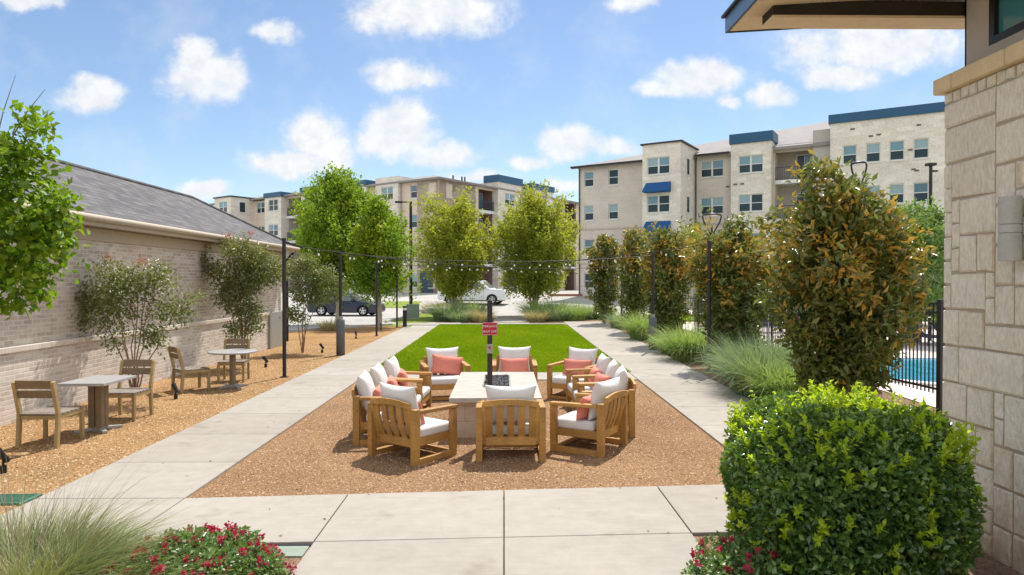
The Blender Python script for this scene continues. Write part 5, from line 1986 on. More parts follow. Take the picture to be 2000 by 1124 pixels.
# the clipped bush and its new growth
def clipped_bush():
    x, y = 2.455, 4.95
    t = thing('clipped_bush', 'big clipped dark green bush with bright new sprigs beside the limestone wall', 'bush', (x, y, 0))
    n = 31000
    d = rand_unit(n)
    p = 3.2
    k = (np.abs(d[:, 0]) ** p + np.abs(d[:, 1]) ** p + np.abs(d[:, 2]) ** p) ** (-1 / p)
    dd = d * k[:, None]
    lump = 1 + 0.07 * np.sin(dd[:, 0] * 6 + 1) * np.sin(dd[:, 2] * 5) + 0.05 * np.sin(dd[:, 1] * 7 + dd[:, 2] * 4) + 0.035 * np.sin(dd[:, 0] * 15 + 2) * np.sin(dd[:, 2] * 13 + dd[:, 1] * 9)
    depth = 1 - np.abs(rng.normal(0, 0.085, n))
    Pt = dd * (lump * depth)[:, None] * np.array([[0.735, 0.72, 0.64]]) + np.array([[0, 0, 0.63]])
    keep = (Pt[:, 2] > 0.03) & ~((np.sin(dd[:, 0] * 11 + 4) * np.sin(dd[:, 2] * 9 + 1) * np.cos(dd[:, 1] * 8) > 0.55) & (rng.uniform(0, 1, n) < 0.8))
    Pt, dd = Pt[keep], dd[keep]
    n = len(Pt)
    o = nrm(dd)
    D = nrm(rand_unit(n) + o * 0.8 + np.array([[0, 0, 0.35]]))
    N = nrm(rand_unit(n) * 0.7 + o * 0.6 + np.array([[0, 0, 0.4]]))
    V, F = leaf_arrays(Pt, D, N, 0.043 * rng.uniform(0.55, 1.5, n), 0.6, 0.25)
    arr_mesh('foliage', V, F, M['lf_bush'], t, np.repeat(np.clip(np.where(rng.uniform(0, 1, n) < 0.15, 0.7, 0) + np.clip((dd[:, 2] - 0.3) * 0.7, 0, 0.6) * rng.uniform(0, 1, n), 0, 1), 4))
    n = 12000
    d = rand_unit(n)
    k = (np.abs(d[:, 0]) ** p + np.abs(d[:, 1]) ** p + np.abs(d[:, 2]) ** p) ** (-1 / p)
    Pt = d * (k * rng.uniform(0.55, 0.85, n))[:, None] * np.array([[0.735, 0.72, 0.64]]) + np.array([[0, 0, 0.63]])
    Pt = Pt[Pt[:, 2] > 0.03]
    n = len(Pt)
    V, F = leaf_arrays(Pt, rand_unit(n), rand_unit(n), 0.075 * rng.uniform(0.65, 1.35, n), 0.65, 0.1)
    arr_mesh('inner_foliage', V, F, M['lf_bush'], t, np.zeros(n * 4))
    # sprigs of new growth, most on the crown of the bush
    cs, ax = [], []
    m = 0
    while m < 330:
        q = rand_unit(1)[0]
        kk = (abs(q[0]) ** p + abs(q[1]) ** p + abs(q[2]) ** p) ** (-1 / p)
        q = q * kk
        pr = (0.95 if math.sin(q[0] * 5 + 1) * math.sin(q[1] * 4 + 0.5) > -0.15 else 0.12) if q[2] > 0.55 else ((0.5 if math.sin(q[0] * 7) * math.sin(q[2] * 6 + 2) > 0.2 else 0.08) if q[2] > -0.1 else 0.08)
        if abs(q[0]) > 0.85 and q[2] > -0.5:
            pr = max(pr, 0.3)
        if q[2] < -0.75 or random.random() > pr:
            continue
        b = np.array([q[0] * 0.725, q[1] * 0.72, q[2] * 0.63 + 0.63])
        a = nrm((q * np.array([0.5, 0.5, 0.4]) + np.array([0, 0, 0.9]) + rng.normal(0, 0.25, 3))[None])[0]
        ln = random.uniform(0.04, 0.19) * (1.0 if q[2] > 0.5 else 0.55)
        for s in range(10):
            cs.append(b + a * ln * s / 9)
            ax.append(a)
        m += 1
    cs, ax = np.array(cs), np.array(ax)
    rep = 2
    cs, ax = np.repeat(cs, rep, 0), np.repeat(ax, rep, 0)
    n = len(cs)
    D = nrm(rand_unit(n) * 0.9 + ax * 0.9)
    N = nrm(rand_unit(n) * 0.6 + ax)
    V, F = leaf_arrays(cs + rng.normal(0, 0.006, (n, 3)), D, N, 0.040 * rng.uniform(0.5, 1.4, n), 0.5, 0.2)
    arr_mesh('new_growth', V, F, M['lf_sprig'], t, np.repeat(rng.uniform(0, 0.6, n), 4))
    mb = MB()
    rr = random.Random(8)
    for k in range(60):
        a = rr.uniform(0, 6.28)
        q = rr.uniform(0.3, 0.66)
        stems(mb, (rr.uniform(-0.15, 0.15), rr.uniform(-0.15, 0.15), 0.0), [(q * math.cos(a), q * math.sin(a) * 0.9, rr.uniform(0.3, 1.2))], 0.012, 0.004, 0.05, 4, 4)
    mb.build('branches', M['bark'], t)


clipped_bush()


def rose_shrub(x, y, rx, ry, h, nleaf, nbloom, label):
    t = thing('rose_shrub', label, 'flowering shrub', (x, y, 0), 0, 'crimson flowering shrubs beside the walk')
    d = rand_unit(nleaf)
    d[:, 2] = np.abs(d[:, 2])
    lump = 1 + 0.12 * np.sin(d[:, 0] * 7 + 2) * np.sin(d[:, 1] * 6 + 1)
    Pt = d * (lump * (1 - np.abs(rng.normal(0, 0.16, nleaf))))[:, None] * np.array([[rx, ry, h]])
    D = nrm(rand_unit(nleaf) + d * 0.8)
    N = nrm(rand_unit(nleaf) * 0.6 + d * 0.5 + np.array([[0, 0, 0.6]]))
    V, F = leaf_arrays(Pt, D, N, 0.042 * rng.uniform(0.6, 1.35, nleaf), 0.6, 0.2)
    arr_mesh('foliage', V, F, M['lf_rose'], t, np.repeat(np.where(rng.uniform(0, 1, nleaf) < 0.2, 0.8, 0), 4))
    d = rand_unit(nbloom)
    d[:, 2] = np.abs(d[:, 2]) * 0.9 + 0.12
    d = nrm(d)
    C0 = d * rng.uniform(0.95, 1.12, nbloom)[:, None] * np.array([[rx, ry, h]])
    per = 16
    Pc = np.repeat(C0, per, 0)
    dc = np.repeat(d, per, 0)
    n = len(Pc)
    D = nrm(rand_unit(n) + dc * 0.6 + np.array([[0, 0, 0.3]]))
    V, F = leaf_arrays(Pc + rng.normal(0, 0.011, (n, 3)), D, nrm(rand_unit(n) + dc), 0.025 * rng.uniform(0.7, 1.3, n), 0.85, 0.35)
    arr_mesh('blossoms', V, F, M['petal'], t, np.repeat(rng.uniform(0, 0.8, n) ** 2, 4))
    mb = MB()
    for k in range(nbloom):
        p = Vector(C0[k])
        mb.tube([(p.x * 0.55, p.y * 0.55, p.z * 0.45), (p.x * 0.85, p.y * 0.85, p.z * 0.8), p], [0.004, 0.003, 0.002], 4)
    mb.build('stems', M['bark_red'], t)


rose_shrub(-2.19, 4.76, 0.63, 0.62, 0.40, 8000, 190, 'wide crimson flowering shrub next to the fountain grass at the near walk corner')
rose_shrub(1.72, 4.72, 0.42, 0.5, 0.40, 3200, 40, 'small crimson flowering shrub tucked under the clipped bush')


# ornamental grasses
def grass(x, y, r, h, n, mat, label, lean=0.9, width=0.008, group='ornamental grass clumps', z=0.0, tint=0.15, sag=0.7):
    t = thing('ornamental_grass', label, 'ornamental grass', (x, y, z), 0, group)
    blades('blades', M[mat], t, n, r, h, 0.35, lean, width, tint, sag=sag)
    return t


t = thing('fountain_grass', 'big arching fountain grass with wispy seed stalks at the near left corner', 'ornamental grass', (-3.22, 4.5, 0))
blades('blades', M['bl_near'], t, 6500, 0.40, 0.58, 0.3, 1.45, 0.0072, 0.25, sag=0.85, segs=5)
blades('blades', M['bl_near'], t, 2600, 0.35, 0.52, 0.25, 1.35, 0.007, 0.3, sag=0.8, segs=5, centre=(0.45, -0.2, 0))
blades('seed_stalks', M['seed'], t, 130, 0.3, 1.05, 0.25, 0.8, 0.0045, 0.3, sag=0.2, segs=6)

gr = [
    (5.00, 13.0, 0.55, 0.95, 2200, 'bl_blue', 'blue green grass clump at the walk edge just beyond the clipped bush'),
    (5.15, 12.1, 0.50, 0.80, 2200, 'bl_green', 'bright green grass clump in front of the largest magnolia'),
    (5.40, 14.3, 0.6, 1.10, 2200, 'bl_blue', 'tall blue green grass clump between the two nearest magnolias'),
    (6.1, 13.5, 0.6, 1.05, 2000, 'bl_blue', 'blue green grass clump by the pool fence between the nearest magnolias'),
    (5.15, 18.7, 0.50, 1.05, 1600, 'bl_green', 'light green grass clump left of the second magnolia trunk'),
    (5.1, 20.3, 0.4, 0.7, 900, 'bl_green', 'green grass clump beside the third light pole base'),
    (5.30, 25.4, 0.55, 1.1, 1300, 'bl_green', 'vivid green grass clump before the slim magnolia'),
    (5.45, 31.4, 0.5, 0.8, 700, 'bl_blue', 'grey green grass clump by the farthest magnolia'),
    (6.6, 16.4, 0.45, 0.7, 900, 'bl_blue', 'blue grass clump low against the pool fence'),
    (-3.1, 37.6, 0.75, 1.15, 1100, 'bl_blue', 'dark blue green grass clump under the left multi-stem tree'),
    (-1.85, 38.8, 0.7, 1.2, 1100, 'bl_green', 'tall vivid green grass clump left of the far path'),
    (-1.25, 36.5, 0.55, 0.75, 800, 'bl_tan', 'straw coloured grass clump at the lawn kerb left of the far path'),
    (-2.35, 36.3, 0.5, 0.7, 800, 'bl_blue', 'low blue grass clump at the lawn kerb'),
    (1.95, 38.8, 0.7, 1.2, 1100, 'bl_green', 'yellow green grass clump right of the far path'),
    (1.75, 36.5, 0.5, 0.7, 800, 'bl_tan', 'straw coloured grass clump right of the far path'),
    (2.7, 37.4, 0.75, 1.0, 1100, 'bl_blue', 'dark blue grass clump under the right multi-stem tree'),
    (3.75, 38.0, 0.75, 1.05, 1000, 'bl_green', 'mid green grass clump behind the lawn corner'),
    (4.7, 39.3, 0.7, 0.95, 900, 'bl_blue', 'grey green grass clump behind the far end of the right walk'),
    (5.7, 39.2, 0.6, 0.9, 800, 'bl_green', 'green grass clump left of the farthest magnolia'),
    (3.1, 40.8, 0.7, 1.2, 800, 'bl_green', 'pale green grass clump by the stems of the right multi-stem tree'),
    (-7.7, 30.2, 0.35, 0.55, 400, 'bl_tan', 'small straw coloured grass tuft by the lot kerb'),
    (-5.0, 48.0, 0.7, 0.7, 600, 'bl_tan', 'pale straw grass clump on the boulder bed at the lot'),
    (-4.0, 48.6, 0.7, 0.7, 600, 'bl_tan', 'pale straw grass clump behind the multi-stem tree'),
]
for (x, y, r, h, n, m, lab) in gr:
    grass(x, y, r, h, n, m, lab, lean=0.95, width=0.008 + 0.0006 * y if y < 20 else 0.02, z=ground_z(y), sag=0.8)

t = thing('boulder_bed', 'low pile of pale boulders on the grass verge by the lot', 'boulders', (-4.4, 46.2, ground_z(46)))
mb = MB()
for k in range(9):
    mb.blob((random.uniform(-1.6, 1.6), random.uniform(-0.5, 0.5), 0.12), random.uniform(0.25, 0.45), k, 7, (1.3, 1, 0.7), 0.2)
mb.build('boulders', M['rock'], t)


# ---------------------------------------------------------------- fences
def pool_fence():
    a0, a1 = Vector((7.05, 10.9)), Vector((7.25, 26.0))
    t = thing('pool_fence', 'black metal picket fence between the magnolias and the pool', 'fence', (a0.x, a0.y, 0))
    d = (a1 - a0)
    L = d.length
    d.normalize()

    def at(s, z):
        p = d * s
        return (p.x, p.y, z)
    zb = lambda s: 0.30 - 0.016 * s
    n = int(L / 0.11)
    mb = MB()
    for k in range(1, n):
        s = L * k / n
        mb.bar(at(s, zb(s) + 0.06), at(s, zb(s) + 1.52), 0.018, 0.018, (1, 0, 0))
    o = mb.build('pickets', M['fence_metal'], t)
    o['kind'] = 'stuff'
    for z in (0.14, 1.38, 1.53):
        mb = MB()
        mb.bar(at(0, zb(0) + z), at(L, zb(L) + z), 0.03, 0.035)
        mb.build('rail', M['fence_metal'], t)
    k = 0
    s = 0.0
    while s <= L:
        mb = MB()
        w = 0.05 if k else 0.055
        mb.bar(at(s, -0.02), at(s, zb(s) + 1.60), w * 2 if not k else w, w * 2 if not k else w, (1, 0, 0))
        mb.build('post', M['fence_metal'], t, 0.004)
        s += 2.4
        k += 1
    # short return to the building
    mb = MB()
    for q in range(1, 8):
        mb.bar((q * 0.11, 0.0, zb(0) + 0.06), (q * 0.11, 0.0, zb(0) + 1.52), 0.018, 0.018, (0, 1, 0))
    for z in (0.14, 1.38, 1.53):
        mb.bar((0.05, 0, zb(0) + z), (1.0, 0, zb(0) + z), 0.03, 0.035)
    mb.build('return_panel', M['fence_metal'], t)


pool_fence()


def far_fence():
    t = thing('pool_fence', 'low dark picket fence across the far side of the pool lawn', 'fence', (9.0, 35.0, 0))
    mb = MB()
    for k in range(150):
        x = k * 0.12
        mb.bar((x, 0, 0.1), (x, 0, 1.35), 0.025, 0.025, (0, 1, 0))
    o = mb.build('pickets', M['fence_metal'], t)
    o['kind'] = 'stuff'
    mb = MB()
    for z in (0.15, 1.3):
        mb.bar((0, 0, z), (18, 0, z), 0.04, 0.04)
    mb.build('rail', M['fence_metal'], t)
    for k in range(8):
        mb = MB()
        mb.bar((k * 2.5, 0, 0), (k * 2.5, 0, 1.42), 0.07, 0.07, (0, 1, 0))
        mb.build('post', M['fence_metal'], t)


far_fence()


# pool side furniture seen through the fence
def sun_lounger():
    t = thing('sun_lounger', '', 'sun lounger', (0, 0, 0), 0, 'sun loungers on the pool deck')
    mb = MB()
    mb.box(-0.33, 0.33, -0.9, 0.35, 0.27, 0.33)
    mb.build('seat', M['lounge_fabric'], t, 0.015)
    mb = MB()
    mb.bar((0, 0.36, 0.30), (0, 0.92, 0.72), 0.64, 0.055)
    mb.build('backrest', M['lounge_fabric'], t, 0.015)
    for s in (-1, 1):
        mb = MB()
        mb.box(s * 0.30 - 0.02, s * 0.30 + 0.02, -0.85, -0.81, 0, 0.27)
        mb.build('leg', M['black_metal'], t)
        mb = MB()
        mb.box(s * 0.30 - 0.02, s * 0.30 + 0.02, 0.30, 0.34, 0, 0.27)
        mb.build('leg', M['black_metal'], t)
    return t


SL = sun_lounger()
for i in range(5):
    lab = ['dark sun lounger on the pool deck, closest to the limestone wall', 'dark sun lounger second along the row beyond the pool', 'dark sun lounger third along the row beyond the pool',
           'dark sun lounger fourth along the row, behind the largest magnolia', 'dark sun lounger at the left end of the row beyond the pool'][i]
    loc = (15.6 - i * 1.15, 23.4, 0.02)
    if i == 0:
        SL.location = loc
        SL['label'] = lab
    else:
        dup(SL, loc, 0, lab)


def patio_sofa():
    t = thing('patio_sofa', 'white framed patio sofa with dark cushions seen through the pool fence', 'sofa', (11.6, 28.6, 0.02))
    for x in (-0.98, 0.98):
        for y in (-0.38, 0.38):
            mb = MB()
            mb.box(x - 0.03, x + 0.03, y - 0.03, y + 0.03, 0, 0.72 if y > 0 else 0.6)
            mb.build('leg', M['white_paint'], t)
    mb = MB()
    mb.box(-0.94, 0.94, -0.40, 0.36, 0.22, 0.28)
    mb.box(-0.94, 0.94, 0.36, 0.40, 0.6, 0.7)
    mb.build('seat_frame', M['white_paint'], t)
    mb = MB()
    mb.box(-0.93, 0.93, -0.4, 0.3, 0.285, 0.44)
    mb.build('seat_cushion', M['lounge_fabric'], t, 0.04, 3)
    for x in (-0.47, 0.47):
        mb = MB()
        mb.box(x - 0.45, x + 0.45, 0.14, 0.33, 0.45, 0.82)
        mb.build('back_cushion', M['lounge_fabric'], t, 0.05, 3)


patio_sofa()


def cabana():
    t = thing('cabana', 'small navy roofed cabana on posts beyond the pool', 'cabana', (20.6, 33.0, 0))
    mb = MB()
    mb.add([(-2.6, -1.6, 2.1), (2.6, -1.6, 2.1), (2.6, 1.6, 2.1), (-2.6, 1.6, 2.1), (0, 0, 2.75)], [(0, 1, 4), (1, 2, 4), (2, 3, 4), (3, 0, 4), (3, 2, 1, 0)])
    mb.box(-2.6, 2.6, -1.63, -1.61, 1.75, 2.1)
    mb.build('roof', M['blue'], t)
    for x in (-2.4, 2.4):
        for y in (-1.4, 1.4):
            mb = MB()
            mb.box(x - 0.06, x + 0.06, y - 0.06, y + 0.06, 0, 2.1)
            mb.build('post', M['black_metal'], t)


cabana()


# ---------------------------------------------------------------- poles, lights, signs
def light_pole(x, y, h, label, pier=False, arm=None):
    t = thing('string_light_pole', label, 'pole', (x, y, 0), 0, 'slim dark poles carrying the string lights')
    mb = MB()
    z0 = 1.0 if pier else 0.0
    mb.tube([(0, 0, z0), (0, 0, h)], 0.042, 12)
    mb.tube([(0, 0, h), (0, 0, h + 0.03)], 0.05, 12)
    mb.build('pole', M['bronze_metal'], t)
    if pier:
        mb = MB()
        mb.lathe([(0, 0), (0.125, 0), (0.125, 1.03), (0.105, 1.06), (0.0, 1.07)], 20)
        mb.build('pier', M['pier'], t)
        mb = MB()
        mb.tube([(0, 0, 1.06), (0, 0, 1.16)], 0.07, 12)
        mb.build('collar', M['grey_metal'], t)
    else:
        mb = MB()
        mb.box(-0.08, 0.08, -0.08, 0.08, 0, 0.02)
        mb.build('base_plate', M['bronze_metal'], t)
    if arm:
        mb = MB()
        mb.bar((0, 0, h - 0.06), (arm[0], arm[1], h - 0.16), 0.045, 0.045)
        mb.build('bracket', M['bronze_metal'], t)


PL = [(-5.0, 15.6, 3.14), (-4.82, 20.2, 3.06), (-5.06, 27.2, 2.95), (-5.0, 32.0, 2.9)]
PR = [(4.98, 16.5, 3.14), (4.68, 21.4, 3.05), (5.36, 31.0, 2.95), (5.15, 35.2, 2.9)]
light_pole(*PL[0], 'dark string light pole nearest the viewer on the left, standing clear in the gravel', arm=(0.30, 0.35))
light_pole(*PL[1], 'dark string light pole rising from a grey pier beside the left walk', True)
light_pole(*PL[2], 'dark string light pole third along the left walk, between the two shade tree trunks')
light_pole(*PL[3], 'dark string light pole at the far end of the left walk next to the bollard')
light_pole(*PR[0], 'dark string light pole standing in the grasses before the second magnolia')
light_pole(*PR[1], 'dark string light pole rising from a grey pier beside the right walk', True)
light_pole(*PR[2], 'dark string light pole third along the right walk, by the slim magnolia')
light_pole(*PR[3], 'dark string light pole at the far end of the right walk')


def string_lights(a, b, sag, nb, label):
    t = thing('string_lights', label, 'string lights', (0, 0, 0), 0, 'string lights hung between the poles')
    a, b = Vector(a), Vector(b)
    pts = []
    for k in range(33):
        s = k / 32
        p = a.lerp(b, s)
        p.z -= sag * 4 * s * (1 - s)
        pts.append(p)
    mb = MB()
    mb.tube(pts, 0.010, 5)
    mb.build('cable', M['bronze_metal'], t)
    first = None
    for k in range(nb):
        s = (k + 0.5) / nb
        p = a.lerp(b, s)
        p.z -= sag * 4 * s * (1 - s)
        if first is None:
            mb = MB()
            mb.lathe([(0.0, -0.03), (0.014, -0.03), (0.017, -0.085), (0.0, -0.085)], 8)
            so = mb.build('socket', M['black_metal'], t)
            mb = MB()
            mb.lathe([(0.010, -0.086), (0.020, -0.10), (0.025, -0.122), (0.018, -0.145), (0.0, -0.150)], 10)
            mb.build('bulb', M['bulb'], so)
            first = so
        else:
            so = copy_tree(first)
            so.parent = t
        so.location = p


def top(p, d=0.05):
    return (p[0], p[1], p[2] - d)


string_lights((PL[0][0] + 0.3, PL[0][1] + 0.35, PL[0][2] - 0.16), top(PR[2]), 0.30, 18, 'string lights from the nearest left pole across to the far right walk')
string_lights(top(PR[0]), top(PL[2]), 0.30, 18, 'string lights from the pole before the second magnolia to the left walk')
string_lights(top(PL[1]), top(PR[1]), 0.22, 12, 'string lights straight across between the two poles on grey piers')


def lamp_post(x, y, h, w, label, rz=0.0):
    t = thing('post_lamp', label, 'lamp post', (x, y, 0), rz, 'hoop headed post lamps by the pool')
    mb = MB()
    mb.tube([(0, 0, 0), (0, 0, h - 0.85)], [0.075, 0.05], 12)
    mb.build('pole', M['black_metal'], t)
    for s in (-1, 1):
        mb = MB()
        mb.tube([(0.03 * s, 0, h - 0.87), (0.10 * s, 0, h - 0.7), (w / 2 * 0.85 * s, 0, h - 0.32), (w / 2 * s, 0, h - 0.12), (w / 2 * 0.93 * s, 0, h - 0.05), (w * 0.33 * s, 0, h - 0.03)], 0.03, 8)
        mb.build('hoop_arm', M['black_metal'], t)
    mb = MB()
    mb.lathe([(0, 0), (w * 0.36, 0.0), (w * 0.37, 0.03), (w * 0.28, 0.07), (0, 0.085)], 24, (0, 0, h - 0.07))
    hd = mb.build('lamp_head', M['black_metal'], t)
    mb = MB()
    mb.lathe([(0, -0.012), (w * 0.30, -0.012), (w * 0.30, -0.001)], 24, (0, 0, h - 0.07))
    mb.build('lens', M['white_paint'], hd)
    mb = MB()
    mb.tube([(0, 0, h - 0.86), (0, 0, h - 0.5)], [0.05, 0.025], 10)
    mb.build('finial', M['black_metal'], t)


lamp_post(8.1, 26.5, 4.82, 0.74, 'hoop headed black post lamp rising between the third and second magnolias')
lamp_post(11.6, 22.2, 6.08, 0.62, 'hoop headed black post lamp rising behind the largest magnolia', R(15))


def flood_pole():
    t = thing('flood_light_pole', 'thin black pole with a small square head against the white stone apartments', 'lamp post', (15.6, 24.8, 0))
    mb = MB()
    mb.tube([(0, 0, 0), (0, 0, 6.4)], [0.07, 0.055], 10)
    mb.build('pole', M['black_metal'], t)
    mb = MB()
    mb.box(-0.16, 0.16, -0.12, 0.12, 6.4, 6.5)
    mb.build('lamp_head', M['black_metal'], t, 0.02)
    mb = MB()
    mb.box(0.05, 0.24, -0.05, 0.05, 6.18, 6.24)
    mb.build('bracket', M['black_metal'], t)


flood_pole()


def lot_lamp():
    x, y = -5.75, 42.3
    t = thing('parking_lot_lamp', 'tall black parking lot lamp with a single arm above the shade trees', 'lamp post', (x, y, 0))
    mb = MB()
    mb.tube([(0, 0, 0.0), (0, 0, 7.1)], [0.11, 0.085], 12)
    mb.build('pole', M['black_metal'], t)
    mb = MB()
    mb.bar((0.05, 0, 7.06), (-0.55, -0.05, 7.06), 0.07, 0.07)
    mb.build('arm', M['black_metal'], t)
    mb = MB()
    mb.box(-0.95, -0.5, -0.2, 0.1, 7.0, 7.11)
    mb.build('lamp_head', M['black_metal'], t, 0.02)
    mb = MB()
    mb.lathe([(0, 0), (0.17, 0), (0.15, 0.1), (0, 0.12)], 16)
    mb.build('base_cover', M['black_metal'], t)


lot_lamp()

t = thing('utility_box', 'grey green utility box on the verge beside the tall lot lamp', 'utility box', (-5.3, 39.9, 0.0))
mb = MB()
mb.box(-0.33, 0.33, -0.3, 0.3, 0.05, 0.80)
mb.build('cabinet', M['cabinet_green'], t, 0.02)
mb = MB()
mb.box(-0.40, 0.40, -0.37, 0.37, 0.0, 0.05)
mb.build('plinth', M['kerb'], t)
mb = MB()
mb.box(-0.35, 0.35, -0.32, 0.32, 0.80, 0.84)
mb.build('lid', M['cabinet_green'], t, 0.01)

t = thing('bollard', 'short round black bollard light at the far end of the left walk', 'bollard', (-4.72, 32.6, 0))
mb = MB()
mb.tube([(0, 0, 0), (0, 0, 0.80)], 0.10, 16)
mb.tube([(0, 0, 0.92), (0, 0, 1.0)], 0.105, 16)
mb.build('post', M['black_metal'], t)
mb = MB()
mb.tube([(0, 0, 0.801), (0, 0, 0.919)], 0.085, 16)
mb.build('lens', M['white_paint'], t)


def uplight(x, y, rz, label):
    t = thing('garden_spotlight', label, 'spotlight', (x, y, 0), rz, 'small black garden spotlights in the gravel')
    mb = MB()
    mb.tube([(0, 0, -0.02), (0, 0, 0.09)], 0.035, 10)
    mb.tube([(0, 0, 0.09), (0, 0, 0.15)], 0.014, 8)
    mb.build('stake', M['black_metal'], t)
    mb = MB()
    mb.tube([(0, -0.05, 0.13), (0, 0.0, 0.19), (0, 0.06, 0.28)], [0.03, 0.036, 0.042], 12)
    h = mb.build('lamp_head', M['black_metal'], t)
    mb = MB()
    mb.tube([(0, 0.0595, 0.2795), (0, 0.0615, 0.283)], 0.034, 12)
    mb.build('lens', M['glass_low'], h)


for (x, y, r, lab) in [(-5.72, 7.85, 2.6, 'black garden spotlight cut by the left edge near the walk'), (-6.1, 12.75, 1.2, 'black garden spotlight under the low crape myrtle, past the square table'),
                       (-6.05, 17.4, 2.0, 'black garden spotlight at the foot of the tall crape myrtle'), (-5.55, 20.9, 1.8, 'black garden spotlight between the smallest crape myrtle and the pier'),
                       (-5.6, 25.9, 0.5, 'black garden spotlight right of the first shade tree trunk'), (-5.5, 30.6, 0.5, 'black garden spotlight farthest along the left gravel bed')]:
    uplight(x, y, r, lab)

# valve box lids
t = thing('valve_box', 'green irrigation valve box lid at the edge of the gravel by the walk', 'valve box', (-4.93, 6.86, 0.0))
mb = MB()
mb.box(-0.22, 0.22, -0.15, 0.15, 0.0, 0.03)
mb.build('lid', M['green_lid'], t, 0.008)
mb = MB()
for k in range(7):
    mb.box(-0.19, 0.19, -0.125 + k * 0.038, -0.107 + k * 0.038, 0.031, 0.036)
mb.build('lid_ribs', M['green_lid'], t)
t = thing('valve_box', 'grey green valve box lid at the corner of the rose bed', 'valve box', (-1.74, 5.5, 0.0))
mb = MB()
mb.box(-0.14, 0.14, -0.09, 0.12, 0.0, 0.02)
mb.build('lid', M['cabinet_green'], t, 0.006)
mb = MB()
mb.box(-0.15, 0.15, 0.125, 0.145, 0.0, 0.022)
mb.build('frame', M['black_metal'], t)


# flag behind the magnolias
def flag():
    t = thing('flag', 'red, white and blue flag hanging limp behind the second magnolia', 'flag', (8.75, 22.5, 0))
    mb = MB()
    mb.tube([(0, 0, 0), (0, 0, 2.75)], 0.03, 8)
    mb.build('pole', M['grey_metal'], t)
    mb = MB()
    n, m = 14, 10
    vs = []
    for j in range(m + 1):
        for i in range(n + 1):
            u, v = i / n, j / m
            vs.append((-0.03 - 0.75 * u + 0.06 * math.sin(v * 5), 0.09 * math.sin(u * 9 + v * 2) * (0.3 + u), 2.65 - 1.0 * v - 0.45 * u * u))
    for j in range(m):
        for i in range(n):
            a = j * (n + 1) + i
            mb.cur = 2 if (i < 6 and j > 3) else (0 if j < 3 or i > 11 else 1)
            mb.add([vs[a], vs[a + 1], vs[a + n + 2], vs[a + n + 1]], [(0, 1, 2, 3)], True)
    o = mb.build('cloth', [M['red_cloth'], M['white_paint'], M['blue_cloth']], t)
    w = o.modifiers.new('weld', 'WELD')
    w.merge_threshold = 0.001
    s = o.modifiers.new('thickness', 'SOLIDIFY')
    s.thickness = 0.004


flag()


